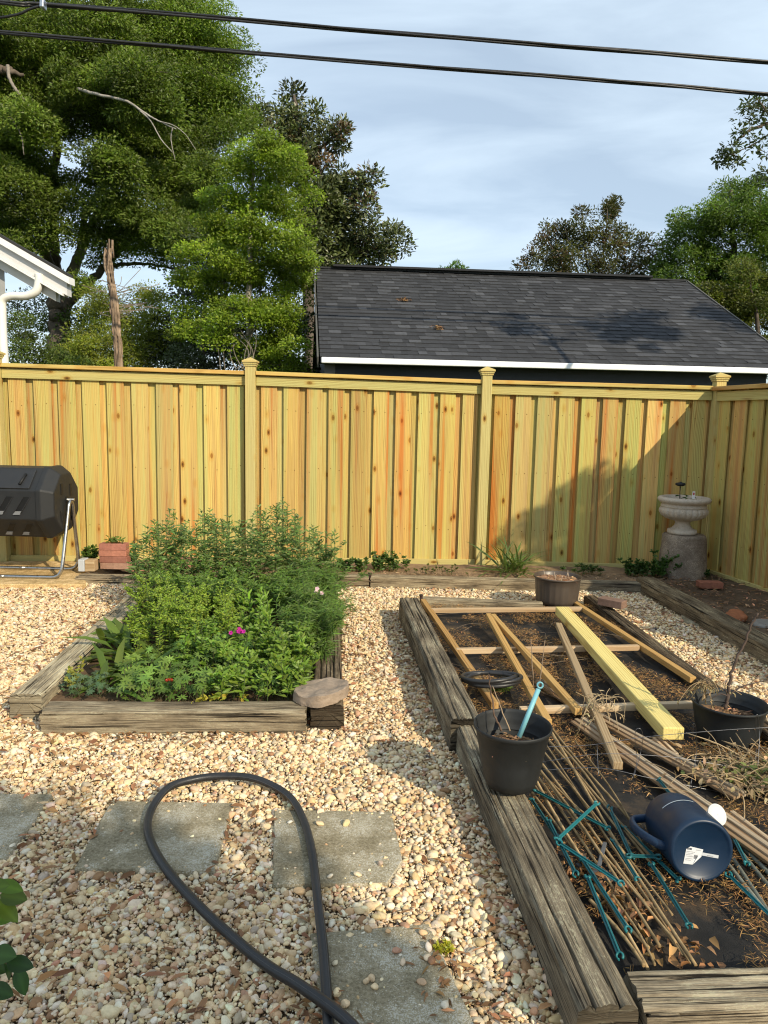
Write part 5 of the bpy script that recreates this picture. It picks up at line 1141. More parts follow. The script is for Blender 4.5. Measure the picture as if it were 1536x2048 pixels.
fill('cleavers_plant', 'airy pale green plant with tiny whorled leaves in the left middle of the bed', (268, 470, 1258, 1330), 130, (.22, .40), leaf=(.030, .008), nleaf=80, col=(.22, .33, .05), branch=5, lean=.2, toplight=1.3)
fill('phlox_plant', 'light green upright plant with long pointed leaves behind the magenta flower', (455, 560, 1275, 1318), 26, (.20, .36), leaf=(.085, .015), nleaf=36, col=(.19, .33, .06), lean=.12, droop=.25, elev=(.2, .9))
fill('leafy_plant', 'mid green bushy plant in front of the feathery plant, right side of the bed', (540, 618, 1300, 1380), 60, (.14, .30), leaf=(.05, .015), nleaf=50, col=(.15, .25, .045), branch=2, lean=.25)
fill('sweet_william', 'green clump of pointed leaves along the front timber, right of centre', (430, 614, 1345, 1410), 90, (.07, .24), leaf=(.07, .015), nleaf=42, col=(.17, .285, .05), lean=.22, droop=.3, elev=(.1, .9), branch=1)
fill('leafy_plant', 'soft green foliage around the magenta flower in the centre of the bed', (350, 540, 1300, 1360), 80, (.10, .28), leaf=(.055, .016), nleaf=42, col=(.15, .265, .048), lean=.25, branch=1)
# strap leaved rosette
def rosette(name, label, ctrs, n, L, W, col, elev=(.35, 1.1), droop=.55, cat='plant', mat=None, z=.08, shape='lance', spread=.05):
    c = np.mean([G(x, y, z) for x, y in ctrs], 0); root = thing(name, label, cat, tuple(c)); ml = MB()
    for x, y in ctrs:
        g = G(x, y, z); a = RNG.uniform(0, 6.28, n); e = RNG.uniform(*elev, n); d = np.stack([np.cos(a)*np.cos(e), np.sin(a)*np.cos(e), np.sin(e)], 1)
        leaves(ml, g+RNG.normal(0, spread, (n, 3))*V3(1, 1, .1), d, L*RNG.uniform(.6, 1.15, n), W*RNG.uniform(.75, 1.2, n), cvar(col, n, .16), up=np.tile(V3(0, 0, 1), (n, 1))+RNG.normal(0, .2, (n, 3)), droop=droop, shape=shape, fold=.45)
    obj('foliage', ml, mat or M_LEAF, root); return root
rosette('coneflower_plant', 'clump of long broad strap leaves in the front left of the bed', [(250, 1345), (272, 1320), (300, 1362), (325, 1340), (222, 1372), (240, 1300), (262, 1282)], 15, .29, .055, (.13, .195, .032))
def palmate(name, label, boxpx, n, size, col, hr, cat='plant', z=.08):
    g0 = G((boxpx[0]+boxpx[1])/2, (boxpx[2]+boxpx[3])/2, z); root = thing(name, label, cat, tuple(g0)); ms = MB(); ml = MB()
    for k in range(n):
        g = G(RNG.uniform(boxpx[0], boxpx[1]), RNG.uniform(boxpx[2], boxpx[3]), z); h = RNG.uniform(*hr); p = g+V3(RNG.normal(0, .03), RNG.normal(-.01, .03), h); tube(ms, smooth_path([g, (g+p)/2+RNG.normal(0, .01, 3), p], 4), .0016, 4, (.12, .12, .06))
        nn = nrm(V3(RNG.normal(0, .35), RNG.normal(-.35, .3), 1)); f_ = frame(p, nn, (1, 0, 0)); m = 7; al = np.linspace(-2.3, 2.3, m)+RNG.uniform(0, 6.28); d = np.stack([np.cos(al), np.sin(al), np.full(m, .1)], 1) @ f_[:3, :3].T; s = size*RNG.uniform(.6, 1.2)
        c = np.tile(cvar(col, 1, .22)[0], (m, 1)); leaves(ml, np.tile(p, (m, 1)), d, s*.54, s*.16, c, up=np.tile(nn, (m, 1)), droop=.12, fold=.2, shape='ovate')
    obj('stems', ms, M_LEAF, root); obj('foliage', ml, M_LEAF, root); return root
palmate('geranium_plant', 'low plant with round lobed leaves spilling over the front timber left of centre', (255, 430, 1350, 1413), 190, .074, (.17, .27, .05), (.015, .16))
palmate('geranium_plant', 'lobed leafed plant under the tall stems in the middle of the bed', (335, 520, 1315, 1370), 80, .062, (.15, .24, .045), (.08, .22))
palmate('geranium_plant', 'lobed leafed plant beside the flat rock at the right front corner', (520, 612, 1360, 1400), 56, .062, (.16, .26, .055), (.03, .14))
palmate('columbine_plant', 'small blue green plant in the front left corner of the bed', (140, 215, 1365, 1396), 70, .045, (.12, .19, .085), (.02, .09))
fill('yellowing_plant', 'yellowing small plant tucked against the left timber in the front corner', (138, 165, 1352, 1388), 14, (.04, .10), leaf=(.03, .016), nleaf=70, col=(.26, .27, .05), lean=.3)
rosette('yellow_seedling', 'small yellow leaved seedlings along the back edge of the front timber', [(395, 1404), (408, 1399), (428, 1398), (444, 1397), (482, 1397), (612, 1360), (562, 1366)], 9, .035, .022, (.50, .44, .06), elev=(.2, 1.2), z=.115, spread=.012, shape='ovate')
# blooms
def bloom(name, label, px, Y, n, size, col, center, h):
    p = D(px[0], px[1], Y); root = thing(name, label, 'flower', tuple(p-V3(0, 0, h))); mb = MB(); tube(mb, smooth_path([p-V3(.02, 0, h), p-V3(0, 0, h*.4), p], 5), .002, 5, (.10, .16, .05)); q = np.linspace(0, 1, 7)[:, None]*V3(0, 0, -h*.6)+p-V3(0, 0, h*.15); leaves(mb, np.repeat(q, 2, 0), rdirs(14, .1, .6), .035, .009, cvar((.11, .19, .05), 14), droop=.2); obj('stem', mb, M_LEAF, root)
    mb = MB()
    for k in range(n):
        c = p+RNG.normal(0, size*.75, 3)*V3(1, .8, .45) if n > 1 else p; nn = nrm(V3(RNG.normal(0, .25), -.75, .55)); f_ = frame(c, nn, (1, 0, 0)); al = np.arange(5)*2*np.pi/5; d = np.stack([np.cos(al), np.sin(al), np.full(5, .12)], 1) @ f_[:3, :3].T
        leaves(mb, np.tile(c, (5, 1)), d, size*.62, size*.62, cvar(col, 5, .15), up=np.tile(nn, (5, 1)), droop=-.05, shape='ovate', fold=0); leaves(mb, np.tile(c+nn*.002, (4, 1)), rdirs(4, .2, 1), size*.2, size*.15, cvar(center, 4))
    obj('petals', mb, M_PETAL, root)
g = G(478, 1345, .09); bloom('magenta_flower', 'bright magenta flower head in the centre of the planted bed', (478, 1262), g[1]-.02, 9, .022, (.52, .02, .30), (.25, .02, .12), .22)
g = G(645, 1290, .09); bloom('pink_flower', 'single pale pink flower on a stem at the right side of the bed', (641, 1182), g[1], 3, .026, (.78, .52, .60), (.7, .25, .4), .38)
g = G(345, 1395, .09); bloom('red_flower', 'tiny red flower among the lobed leaves at the front of the bed', (341, 1358), g[1], 3, .016, (.60, .06, .03), (.4, .1, .03), .08)
for x, y, c in ((540, 1225, (.20, .17, .05)), (555, 1222, (.22, .20, .06)), (513, 1230, (.18, .20, .06))):
    pass

# ------------------------------------------------------------ plants along the back fence
def bush(name, label, px, z, n, rad, h, leaf, col, cat='plant', mat=None):
    g = G(px[0], px[1], z); L_ = [(g[0]+RNG.normal(0, rad), g[1]+RNG.normal(0, rad*.4), z, h*RNG.uniform(.5, 1.1)) for _ in range(n)]
    return stems_plant(name, label, L_, cat, leaf=leaf, nleaf=60, col=col, lean=.35, branch=2, droop=.3, r=.0022, mat=mat)
bush('small_bush', 'rounded small leafed bush against the sunlit fence, right of the tall plants', (772, 1141), .08, 34, .07, .17, (.035, .018), (.075, .14, .035))
bush('leafy_weed', 'leafy weed at the foot of the fence between tall plants and bush', (700, 1145), .08, 22, .07, .13, (.045, .02), (.07, .13, .035))
bush('leafy_weed', 'little upright weed sprouting by the fence just right of the bush', (812, 1136), .08, 5, .02, .13, (.03, .016), (.08, .14, .04))
bush('leafy_weed', 'low sparse weeds on the soil mound, midway between the bush and spiky plant', (870, 1146), .09, 26, .16, .06, (.022, .010), (.13, .15, .05))
bush('leafy_weed', 'dark green weeds growing at the left foot of the concrete pedestal', (1292, 1152), .08, 50, .13, .16, (.04, .020), (.055, .115, .03))
bush('leafy_weed', 'taller sprig climbing up the left side of the concrete pedestal', (1322, 1156), .08, 7, .02, .27, (.04, .022), (.06, .13, .03))
bush('leafy_weed', 'short weeds at the right foot of the concrete pedestal', (1402, 1156), .08, 14, .05, .10, (.035, .018), (.05, .10, .03))
bush('leafy_weed', 'trailing weeds on the soil just behind the brown planter', (1165, 1150), .08, 12, .08, .10, (.06, .010), (.06, .11, .035))
bush('leafy_weed', 'bright weed growing behind the small pale block by the tumbler', (184, 1124), .08, 16, .045, .16, (.04, .022), (.085, .15, .035))
bush('leafy_weed', 'pointed leafed weed right of the brick stack against the fence', (266, 1131), .08, 16, .05, .17, (.05, .018), (.08, .15, .04))
stems_plant('potted_sprig', 'green sprig growing out of the top of the brick stack', [(bs[0]+RNG.normal(0, .04), bs[1]+RNG.normal(0, .02), zz-.005, RNG.uniform(.03, .07)) for _ in range(10)], 'plant', leaf=(.055, .017), nleaf=70, col=(.11, .18, .04), lean=.4)
rosette('iris_plant', 'clump of long sword shaped leaves in front of the fence, left of the brown planter', [(1012, 1146), (1020, 1147), (1030, 1148)], 26, .40, .020, (.14, .20, .06), elev=(.35, 1.45), droop=.5, shape='strap')
bush('ground_weed', 'little green weed sprouting in the far corner of the soil strip', (1275, 1148), .08, 10, .05, .09, (.03, .016), (.055, .11, .03))
bush('grass_tuft', 'bright green grass tuft growing inside the hose coil', (1005, 1385), .05, 14, .03, .06, (.045, .004), (.16, .25, .04))
bush('yellow_sprout', 'yellow green sprout in the gravel beside the nearest paver', (893, 1905), .01, 3, .006, .03, (.03, .008), (.35, .36, .04))
# leaves of a shrub reaching in at the left edge, close to the viewer
def near_sprig(label, spots, col, Y):
    root = thing('shrub_sprig', label, 'shrub', tuple(D(-60, 2000, Y))); mb = MB(); ms = MB(); hub = D(-70, (spots[0][1]+spots[-1][1])/2, Y+.02)
    for (x, y, dx, dy, L_, W_) in spots:
        p = D(x, y, Y+RNG.normal(0, .03)); d = _r*dx-_u*dy+np.array([0, RNG.normal(0, .25), 0]); big_leaf(mb, p, d, L_, W_, cvar(col, 1, .2)[0], V3(RNG.normal(0, .2), -.5, .8), droop=.15); tube(ms, smooth_path([hub, (hub+p)/2+V3(0, 0, .01), p], 4), .0016, 5, (.10, .11, .05))
    tube(ms, [hub-V3(.05, 0, .6), hub-V3(.02, 0, .2), hub], .004, 6, (.12, .10, .06)); obj('stem', ms, M_LEAF, root); obj('foliage', mb, M_LEAF, root)
near_sprig('olive green leaves of a shrub poking in at the left edge, the upper sprig', [(-8, 1768, 1, .1, .060, .030), (0, 1790, 1, .25, .056, .040), (-8, 1800, 1, .55, .068, .036), (-20, 1825, 1, .35, .05, .042), (-30, 1780, 1, -.3, .05, .036)], (.11, .175, .02), 1.45)
near_sprig('dark green leaves of a shrub poking in at the left edge, the lower sprig', [(-16, 1908, 1, -.05, .054, .042), (26, 1920, -.5, 1, .054, .046), (14, 1925, 1, .1, .058, .036), (34, 1936, .45, 1, .062, .032), (-22, 1975, 1, .5, .056, .036), (-25, 1920, 1, .5, .05, .04)], (.035, .085, .022), 1.45)

# ------------------------------------------------------------ trees
def crown(ml, ms, blobs, leaf, per, dens, col, flat=.5, tr=.30, lumps=.22, hue=.05, shell=.45, twigs=3, twigcol=(.10, .085, .07), alt=None, updown=(-.5, .7), shape='quad', hang=0.0, squash=.85):
    for bl in blobs:
        if isinstance(bl[0], np.ndarray): c, Rr, Y = bl[0], bl[1], 10
        else: px, py, rp, Y = bl[:4]; c = D(px, py, Y); Rr = rp*Y/FPX
        n = max(3, int(dens*Rr*Rr*4)); d = rdirs(n); u = RNG.random((n, 1))**shell*(.7+.65*fbm(d*1.7+c[None]*3.1, 2, 3)[:, None]); tc_ = c+d*u*Rr*1.12*V3(1, 1, squash)
        for k in range(n):
            m = int(per*RNG.uniform(.55, 1.45)); o = RNG.normal(0, 1, (m, 3)); o *= np.minimum(1, 1.7/np.maximum(np.linalg.norm(o, axis=1, keepdims=True), 1e-6)); rr = tr*RNG.uniform(.7, 1.35); q = tc_[k]+o*V3(rr, rr, rr*flat)*.62; q[:, 2] -= hang*np.hypot(o[:, 0], o[:, 1])*rr*.5
            dd = nrm(o[0]*0+1)*0+o+rdirs(m, *updown)*1.4; f = min(1.45, math.exp(RNG.normal(0, lumps))); cb_ = np.asarray(col, float)
            if alt is not None and RNG.random() < alt[1]: cb_ = np.asarray(alt[0], float)
            leaves(ml, q, dd, leaf[0]*RNG.uniform(.65, 1.3, m), leaf[1]*RNG.uniform(.7, 1.25, m), cvar(cb_*f, m, .16, hue), up=SUNUP[None]+RNG.normal(0, .55, (m, 3)), droop=.25, shape=shape)
        for k in range(min(twigs, n)): tube(ms, smooth_path([c, (c+tc_[k])/2+RNG.normal(0, Rr*.08, 3), tc_[k]], 3), np.linspace(.012, .004, 7)*(Y/15), 5, twigcol)
def limb(ms, pts, r0, r1, col, n=9):
    P = smooth_path([D(*p) for p in pts], 7); P[1:-1] += RNG.normal(0, r0*.12, P[1:-1].shape); tube(ms, P, np.linspace(r0, r1, len(P)), n, col)
def tree(name, label, basepx, build, mat=None, cat='tree'):
    b = D(*basepx); b[2] = 0; root = thing(name, label, cat, tuple(b)); ms = MB(); ml = MB(); build(ms, ml, b); obj('trunk', ms, M_BARK, root)
    if ml.n: obj('crown', ml, mat or M_LEAF, root)
    return root
BK1 = (.13, .105, .085); BKP = (.27, .235, .20)
def oak(ms, ml, b):
    Y = 19
    limb(ms, [(124, 1010, Y), (122, 800, Y), (121, 720, Y), (119, 655, Y), (118, 600, Y)], .30, .25, BK1, 14)
    limb(ms, [(117, 620, Y), (112, 560, Y), (106, 500, Y), (104, 430, Y+.2), (110, 340, Y+.3), (118, 240, Y), (130, 120, Y)], .19, .06, BK1)
    limb(ms, [(112, 600, Y), (95, 520, Y-.6), (70, 450, Y-1.2), (45, 370, Y-1.5), (15, 240, Y-1.6)], .14, .04, BK1)
    limb(ms, [(122, 610, Y), (146, 545, Y), (162, 500, Y), (180, 460, Y), (205, 410, Y+.2), (245, 350, Y+.5), (285, 300, Y+.7)], .15, .05, BKP)
    limb(ms, [(160, 510, Y), (168, 440, Y), (200, 385, Y+.4), (255, 330, Y+.6), (300, 290, Y+1)], .09, .04, BK1)
    limb(ms, [(124, 625, Y), (152, 590, Y-.1), (195, 550, Y-.3), (240, 500, Y-.5), (290, 450, Y-.6), (335, 430, Y-.4)], .13, .035, BK1)
    limb(ms, [(215, 532, Y-.3), (262, 527, Y-.4), (310, 530, Y-.5), (362, 540, Y-.5)], .05, .025, BK1)
    limb(ms, [(0, 140, Y-2.5), (20, 142, Y-2.5), (48, 150, Y-2.4)], .10, .03, BK1)
    limb(ms, [(15, 130, Y-3), (20, 160, Y-3), (40, 190, Y-3), (72, 232, Y-2.5), (90, 265, Y-2), (98, 300, Y-1)], .036, .02, BKP)
    limb(ms, [(155, 178, Y-3), (200, 190, Y-3.3), (255, 203, Y-3.5), (292, 228, Y-3.6), (320, 243, Y-3.7), (352, 258, Y-3.8)], .034, .009, (.36, .33, .29))
    limb(ms, [(280, 222, Y-3.6), (300, 240, Y-3.6), (322, 278, Y-3.6), (345, 305, Y-3.7)], .018, .006, (.36, .33, .29)); limb(ms, [(318, 243, Y-3.7), (345, 250, Y-3.8), (370, 268, Y-3.8), (392, 300, Y-3.8)], .012, .004, (.34, .31, .27))
    limb(ms, [(345, 255, Y-3.7), (342, 280, Y-3.7), (350, 320, Y-3.7)], .012, .005, (.34, .31, .27)); limb(ms, [(0, 205, Y-3), (25, 240, Y-3), (42, 270, Y-3), (48, 310, Y-3)], .022, .008, BKP)
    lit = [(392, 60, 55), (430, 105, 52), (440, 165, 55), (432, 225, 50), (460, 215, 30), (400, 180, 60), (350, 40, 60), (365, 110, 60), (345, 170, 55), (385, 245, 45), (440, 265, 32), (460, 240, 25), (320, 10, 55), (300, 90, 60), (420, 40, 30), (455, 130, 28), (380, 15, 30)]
    crown(ml, ms, [(x, y, r, Y+RNG.uniform(-.5, 1.5)) for x, y, r in lit], (.075, .036), 400, 9, (.145, .21, .028), tr=.46, flat=.45, shell=.65, lumps=.36, hang=.3)  # sunlit side of the crown, light put into a paler leaf colour
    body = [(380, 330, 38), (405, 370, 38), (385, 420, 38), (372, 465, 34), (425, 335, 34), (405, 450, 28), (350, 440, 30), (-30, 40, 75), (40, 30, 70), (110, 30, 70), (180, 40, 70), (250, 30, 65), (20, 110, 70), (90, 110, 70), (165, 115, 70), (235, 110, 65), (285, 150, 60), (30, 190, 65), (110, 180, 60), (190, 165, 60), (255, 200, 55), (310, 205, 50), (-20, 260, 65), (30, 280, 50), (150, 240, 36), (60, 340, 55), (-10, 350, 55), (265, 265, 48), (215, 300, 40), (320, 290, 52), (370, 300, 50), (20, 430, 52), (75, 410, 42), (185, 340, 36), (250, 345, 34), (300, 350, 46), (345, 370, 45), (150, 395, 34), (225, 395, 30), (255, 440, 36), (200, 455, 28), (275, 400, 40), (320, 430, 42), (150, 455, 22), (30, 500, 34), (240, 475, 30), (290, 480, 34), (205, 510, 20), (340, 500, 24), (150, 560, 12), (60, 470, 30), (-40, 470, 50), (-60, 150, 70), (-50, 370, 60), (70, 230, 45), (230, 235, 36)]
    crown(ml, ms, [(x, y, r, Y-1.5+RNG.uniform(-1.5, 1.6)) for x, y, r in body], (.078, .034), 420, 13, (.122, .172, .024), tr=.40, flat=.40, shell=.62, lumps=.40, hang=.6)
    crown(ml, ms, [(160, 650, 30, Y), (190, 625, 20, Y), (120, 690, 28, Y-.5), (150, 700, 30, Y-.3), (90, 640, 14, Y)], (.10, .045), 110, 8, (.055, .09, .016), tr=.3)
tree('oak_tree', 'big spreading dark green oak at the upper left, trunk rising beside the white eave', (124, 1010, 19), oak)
def maple(ms, ml, b):
    Y = 13.2
    limb(ms, [(503, 1000, Y), (503, 760, Y), (500, 690, Y), (499, 600, Y), (500, 500, Y), (505, 380, Y), (510, 290, Y)], .085, .02, (.36, .32, .25))
    lay = [(515, 280, 30), (545, 300, 34), (580, 310, 22), (490, 300, 26), (530, 340, 48), (580, 345, 34), (470, 350, 36), (590, 385, 22), (545, 400, 52), (490, 410, 45), (440, 395, 32), (580, 430, 30), (540, 460, 55), (480, 470, 46), (430, 460, 34), (590, 480, 24), (560, 520, 55), (500, 530, 50), (440, 520, 36), (598, 530, 22), (600, 515, 18), (385, 500, 26), (400, 560, 34), (450, 570, 40), (520, 580, 52), (572, 575, 38), (600, 560, 14), (540, 630, 48), (585, 625, 28), (470, 620, 36), (420, 610, 30), (375, 620, 24), (568, 680, 38), (530, 690, 40), (594, 690, 18), (445, 670, 26), (400, 655, 24), (365, 660, 18), (560, 730, 36), (590, 735, 22), (380, 560, 18), (545, 760, 40), (585, 770, 28)]
    crown(ml, ms, [(x, y, r, Y+RNG.uniform(-.8, .6)) for x, y, r in lay], (.052, .030), 330, 16, (.190, .265, .022), flat=.42, tr=.25, lumps=.28, hang=.25, twigcol=(.2, .17, .13), squash=.75)
    for k in range(9):
        x = RNG.uniform(440, 520); limb(ms, [(x, 740, Y-.4), (x+RNG.normal(0, 10), 700, Y-.5), (x+RNG.normal(0, 25), 655, Y-.5)], .010, .004, (.26, .23, .19))
tree('maple_tree', 'light green layered tree in front of the magnolia, left of the garage', (503, 1000, 13.2), maple)
def darkshrub(ms, ml, b):
    Y = 15.5; limb(ms, [(400, 1000, Y), (405, 700, Y), (410, 600, Y)], .09, .04, BK1)
    crown(ml, ms, [(x, y, r, Y+RNG.uniform(-.5, .8)) for x, y, r in [(360, 640, 34), (400, 690, 45), (450, 640, 50), (480, 700, 50), (350, 700, 34), (420, 570, 40), (380, 590, 24), (520, 730, 50), (580, 740, 46), (400, 740, 45), (460, 520, 40), (540, 620, 50), (590, 650, 44), (350, 740, 30), (430, 480, 34), (390, 530, 22)]], (.08, .042), 200, 11, (.034, .050, .013), tr=.32, lumps=.35)
tree('evergreen_tree', 'dark shadowy evergreen behind the light green tree', (400, 1000, 15.5), darkshrub, M_LEAF_GLOSS)
def magnolia(ms, ml, b):
    Y = 23; limb(ms, [(620, 1000, Y), (618, 600, Y), (610, 420, Y), (600, 280, Y), (588, 190, Y)], .22, .04, BK1)
    for p in ([(612, 450, Y), (680, 420, Y), (720, 395, Y)], [(616, 540, Y), (690, 510, Y), (760, 500, Y)], [(604, 330, Y), (650, 290, Y), (675, 265, Y)], [(600, 300, Y), (560, 260, Y), (510, 235, Y)]): limb(ms, p, .07, .02, BK1)
    bl = [(585, 190, 16), (580, 215, 22), (560, 245, 30), (600, 240, 26), (625, 225, 12), (525, 240, 22), (508, 228, 12), (545, 280, 34), (600, 290, 40), (640, 275, 22), (668, 265, 18), (680, 250, 9), (678, 290, 15), (640, 330, 38), (590, 340, 40), (660, 345, 22), (675, 375, 30), (712, 375, 24), (735, 360, 14), (725, 395, 20), (640, 390, 44), (690, 425, 34), (735, 410, 16), (650, 450, 46), (700, 470, 40), (745, 475, 30), (780, 470, 18), (795, 482, 9), (660, 505, 40), (715, 510, 38), (760, 510, 22), (640, 420, 40), (620, 480, 40), (690, 540, 34), (740, 535, 22), (500, 262, 14), (772, 500, 10)]
    crown(ml, ms, [(x, y, r, Y+RNG.uniform(-.8, .8)) for x, y, r in bl], (.15, .068), 100, 8.5, (.085, .105, .032), tr=.33, lumps=.34, alt=((.13, .085, .04), .09), flat=.7, updown=(-.2, .9), squash=1)
tree('magnolia_tree', 'dark glossy magnolia with bronze leaves standing behind the garage roof', (620, 1000, 23), magnolia, M_LEAF_GLOSS)
def midbush(ms, ml, b):
    Y = 16.5; limb(ms, [(250, 1000, Y), (250, 700, Y), (255, 640, Y)], .06, .03, BK1)
    crown(ml, ms, [(x, y, r, Y+RNG.uniform(-.6, .6)) for x, y, r in [(200, 610, 26), (180, 650, 30), (250, 640, 34), (285, 600, 20), (310, 630, 30), (225, 690, 40), (285, 680, 40), (330, 680, 30), (175, 700, 34), (340, 720, 30), (280, 730, 40), (215, 740, 40), (160, 730, 34), (195, 590, 14), (310, 590, 12)]], (.058, .026), 230, 26, (.215, .250, .032), tr=.28, lumps=.26, twigs=5)
tree('small_tree', 'yellow green small tree beyond the fence around the bare snag', (250, 1000, 16.5), midbush)
def lowbush(ms, ml, b):
    Y = 14.5; limb(ms, [(70, 1000, Y), (70, 720, Y)], .05, .02, BK1)
    crown(ml, ms, [(x, y, r, Y+RNG.uniform(-.4, .4)) for x, y, r in [(40, 680, 24), (70, 700, 28), (35, 725, 26), (100, 725, 24), (130, 740, 20), (70, 745, 30), (30, 640, 12), (150, 735, 18)]], (.052, .028), 200, 24, (.085, .120, .020), tr=.22, lumps=.34)
    crown(ml, ms, [(x, y, r, Y+6) for x, y, r in [(35, 610, 28), (60, 640, 24), (85, 600, 24), (20, 660, 24)]], (.09, .034), 70, 14, (.09, .12, .03), tr=.4, twigs=6)
tree('shrub', 'mixed green shrub between the downspout and the oak trunk, just over the fence', (70, 1000, 14.5), lowbush)
def snag(ms, ml, b):
    Y = 12.5
    P = smooth_path([D(*p) for p in [(241, 1000, Y), (238, 730, Y), (233, 660, Y), (228, 600, Y), (222, 560, Y), (218, 525, Y), (219, 494, Y)]], 10); n = len(P); c = np.array([(.20, .145, .10)]*n)*np.exp(RNG.normal(0, .2, (n, 1)))
    for k in range(13):
        a = k*.9; q = P+np.stack([fbm(np.stack([np.linspace(0, 9, n), np.full(n, k*3.1), np.zeros(n)], 1), 3, k)-.5, np.zeros(n), np.zeros(n)], 1)*.11+np.stack([np.cos(a+np.linspace(0, 1.5, n)), np.sin(a+np.linspace(0, 1.5, n)), 0*np.linspace(0, 1, n)], 1)*.045
        q[-1, 2] += RNG.uniform(-.2, .12); tube(ms, q, np.linspace(.034, .016, n)*RNG.uniform(.5, 1.0)*(.7+.6*RNG.random(n)), 6, c*RNG.uniform(.35, 1.7))
    for k in range(26): s = D(232+RNG.normal(0, 6), RNG.uniform(580, 640), Y); tube(ms, smooth_path([s, s+V3(RNG.normal(.1, .15), 0, .08), s+V3(RNG.normal(.25, .35), 0, RNG.normal(.15, .15))], 4), .005, 4, (.30, .25, .18))
tree('dead_trunk', 'broken bare brown trunk wrapped in dry vine beyond the fence', (241, 1000, 12.5), snag)
def privet(ms, ml, b):
    Y = 19; 
    for x, y in ((1215, 410), (1165, 428), (1290, 470), (1090, 465), (1130, 450), (1250, 450), (1060, 500), (1320, 500)): limb(ms, [(1190, 1000, Y), (1190, 620, Y), (1190+(x-1190)*.6, 540, Y), (x, y+6, Y)], .05, .008, (.16, .13, .10), 6)
    bl = [(1216, 415, 8), (1212, 436, 12), (1200, 455, 18), (1165, 432, 9), (1166, 455, 14), (1140, 462, 12), (1120, 455, 8), (1095, 465, 9), (1085, 482, 14), (1060, 510, 14), (1050, 530, 12), (1110, 495, 24), (1150, 490, 28), (1200, 490, 30), (1240, 480, 16), (1232, 460, 10), (1260, 500, 20), (1288, 478, 9), (1285, 500, 14), (1310, 505, 10), (1320, 525, 16), (1090, 525, 24), (1140, 530, 28), (1200, 530, 30), (1255, 530, 26), (1300, 535, 20), (1220, 425, 6), (1180, 480, 16), (1120, 550, 30), (1200, 555, 30), (1280, 560, 28), (1222, 410, 5)]
    crown(ml, ms, [(x, y, r, Y+RNG.uniform(-.5, .5)) for x, y, r in bl], (.085, .036), 100, 21, (.082, .086, .026), tr=.19, lumps=.26, alt=((.12, .08, .04), .14), flat=.9, updown=(-.1, 1), squash=1.1)
tree('privet_tree', 'feathery topped dark shrub showing above the garage ridge', (1190, 1000, 19), privet)
def sprig_top(ms, ml, b):
    Y = 21; limb(ms, [(910, 1000, Y), (908, 600, Y), (908, 535, Y)], .03, .008, BK1, 6); crown(ml, ms, [(905, 541, 7, Y), (890, 543, 5, Y), (925, 541, 6, Y), (915, 533, 4, Y)], (.14, .05), 16, 30, (.10, .17, .05), tr=.12, updown=(0, 1))
tree('young_tree', 'tiny tip of green leaves peeping over the middle of the garage ridge', (910, 1000, 21), sprig_top)
def rightoak(ms, ml, b):
    Y = 17.5
    limb(ms, [(1500, 1000, Y), (1495, 700, Y), (1475, 560, Y), (1465, 450, Y), (1462, 380, Y)], .14, .03, BK1); limb(ms, [(1490, 650, Y), (1440, 560, Y), (1400, 480, Y)], .07, .02, BK1)
    bl = [(1462, 372, 14), (1455, 395, 24), (1480, 400, 22), (1510, 385, 22), (1430, 410, 22), (1520, 410, 30), (1400, 440, 24), (1365, 438, 12), (1372, 470, 26), (1420, 460, 36), (1470, 450, 38), (1520, 460, 40), (1350, 490, 20), (1338, 520, 14), (1390, 510, 36), (1440, 515, 40), (1500, 520, 44), (1350, 545, 28), (1400, 560, 36), (1455, 580, 42), (1515, 590, 46), (1560, 500, 60), (1570, 420, 50), (1560, 600, 60), (1380, 590, 26), (1430, 620, 36), (1325, 540, 12)]
    crown(ml, ms, [(x, y, r, Y+RNG.uniform(-.8, .8)) for x, y, r in bl], (.072, .034), 330, 13, (.105, .165, .026), flat=.65, tr=.28, lumps=.32, hang=.3)
tree('oak_tree', 'green oak behind the right end of the garage roof', (1500, 1000, 17.5), rightoak)
def rightbush(ms, ml, b):
    Y = 15.2; limb(ms, [(1530, 1000, Y), (1520, 700, Y), (1500, 560, Y)], .08, .02, BK1)
    bl = [(1520, 560, 24), (1480, 540, 22), (1460, 590, 26), (1500, 600, 34), (1540, 620, 40), (1440, 630, 26), (1480, 650, 36), (1530, 680, 40), (1440, 600, 18), (1425, 585, 14), (1500, 720, 40), (1560, 720, 50), (1465, 690, 30), (1570, 560, 40)]
    crown(ml, ms, [(x, y, r, Y+RNG.uniform(-.5, .5)) for x, y, r in bl], (.058, .032), 280, 12, (.11, .128, .020), tr=.23, lumps=.34, alt=((.13, .15, .03), .2))
tree('holly_bush', 'olive green bushy tree at the right edge, in front of the oak', (1530, 1000, 15.2), rightbush)
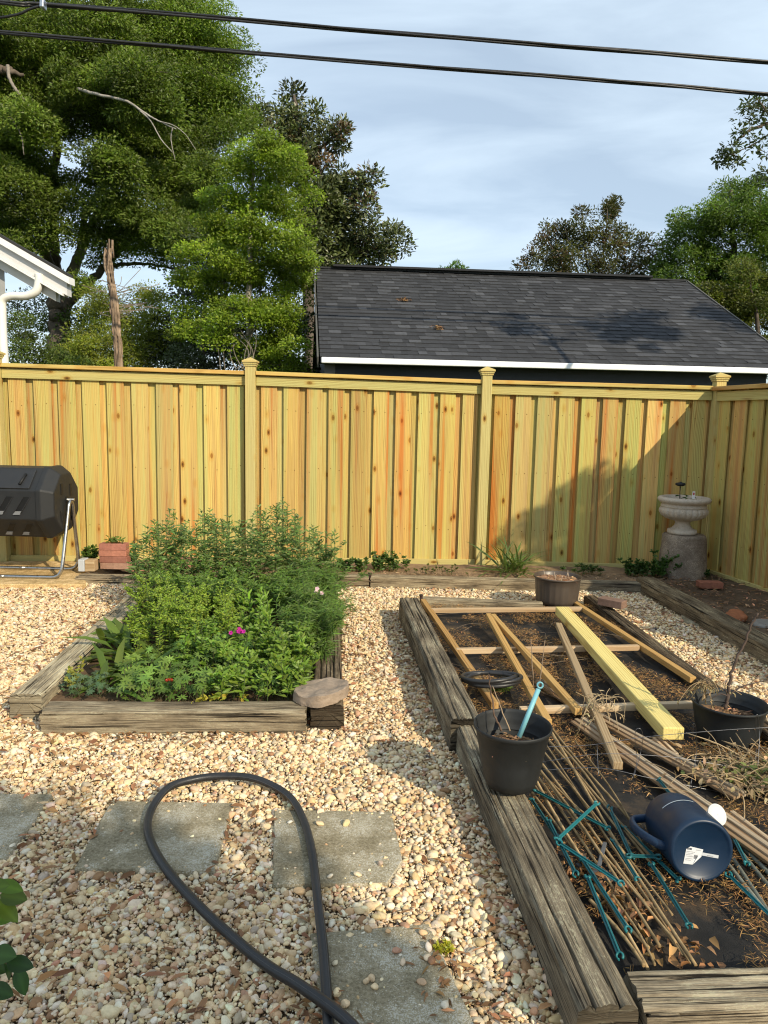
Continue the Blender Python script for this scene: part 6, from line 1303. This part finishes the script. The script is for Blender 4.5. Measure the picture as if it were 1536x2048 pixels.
def rightbranch(ms, ml, b):
    Y = 9.5
    limb(ms, [(2200, 1050, Y-4.2), (2180, 700, Y-4.2), (2080, 480, Y-3.5), (1900, 330, Y-2.2), (1700, 240, Y-.8), (1560, 240, Y), (1500, 262, Y), (1468, 285, Y)], .07, .008, BK1, 8)
    for p in ([(1560, 240, Y), (1530, 222, Y), (1500, 212, Y)], [(1560, 240, Y), (1535, 270, Y), (1500, 292, Y), (1455, 312, Y)], [(1560, 300, Y), (1545, 330, Y), (1530, 345, Y)], [(1700, 240, Y-.8), (1620, 290, Y-.4), (1560, 300, Y)], [(1540, 232, Y), (1520, 205, Y), (1512, 196, Y)]): limb(ms, p, .014, .004, BK1, 5)
    bl = [(1510, 208, 10), (1496, 218, 9), (1528, 222, 14), (1540, 250, 16), (1500, 240, 14), (1485, 262, 13), (1465, 288, 11), (1448, 308, 9), (1500, 285, 16), (1470, 310, 12), (1520, 300, 14), (1440, 322, 6), (1535, 342, 9), (1530, 362, 5), (1475, 325, 8), (1545, 205, 12), (1560, 280, 22)]
    crown(ml, ms, [(x, y, r, Y+RNG.uniform(-.2, .2)) for x, y, r in bl], (.062, .03), 22, 60, (.080, .105, .045), tr=.085, lumps=.25, twigs=3)
    SH = lambda p, t: np.asarray(p)+t*V3(1.1, -1.35, 1.0)
    cast = [(SH(D(1135, 1010, 7.45), 3.6), .22), (SH(D(1190, 985, 7.45), 3.5), .22), (SH(D(1085, 1075, 7.45), 3.6), .26), (SH(D(1165, 1075, 7.45), 3.4), .34), (SH(D(1240, 672, 12.2), 3.6), .55), (SH(D(1300, 650, 12.6), 3.8), .6), (SH(D(1440, 640, 13), 3.6), .5)]
    crown(ml, ms, cast, (.085, .042), 60, 24, (.080, .105, .035), tr=.16, lumps=.25, twigs=2)
NEIGH = tree('overhanging_tree', 'leafy branch of a tree reaching in at the upper right edge', (2200, 1050, 5.3), rightbranch)

def shade_tree(ms, ml, b):  # unseen tree, added for the dappled shadow on the near gravel
    SH = lambda p, t: np.asarray(p)+t*V3(1.1, -1.35, 1.0)
    tube(ms, smooth_path([b, b+V3(.05, 0, 1.2), b+V3(-.1, .1, 2.4), b+V3(-.2, .3, 3.6)], 6), np.linspace(.12, .05, 19), 9, BK1)
    pts = [(-60, 1760, .34), (60, 1830, .36), (200, 1850, .34), (330, 1830, .26), (440, 1860, .26), (540, 1890, .24), (100, 1950, .4), (300, 1960, .36), (460, 1980, .3), (570, 1980, .24), (620, 2040, .22), (0, 2060, .4), (760, 2010, .16), (-150, 1900, .4), (690, 1985, .15), (330, 1745, .14), (220, 1765, .16), (80, 1745, .18)]
    crown(ml, ms, [(SH(G(x, y, 0), 3.4+RNG.uniform(-.3, .3)), r) for x, y, r in pts], (.085, .042), 60, 26, (.080, .105, .035), tr=.15, lumps=.25, twigs=2)
b_ = G(250, 1900, 0)+3.4*V3(1.1, -1.35, 0); root = thing('tree', 'unseen leafy tree, added behind the viewer, that shades the near gravel', 'tree', (b_[0], b_[1], 0)); ms = MB(); ml = MB(); shade_tree(ms, ml, V3(b_[0], b_[1], 0)); obj('trunk', ms, M_BARK, root); obj('crown', ml, M_LEAF, root)
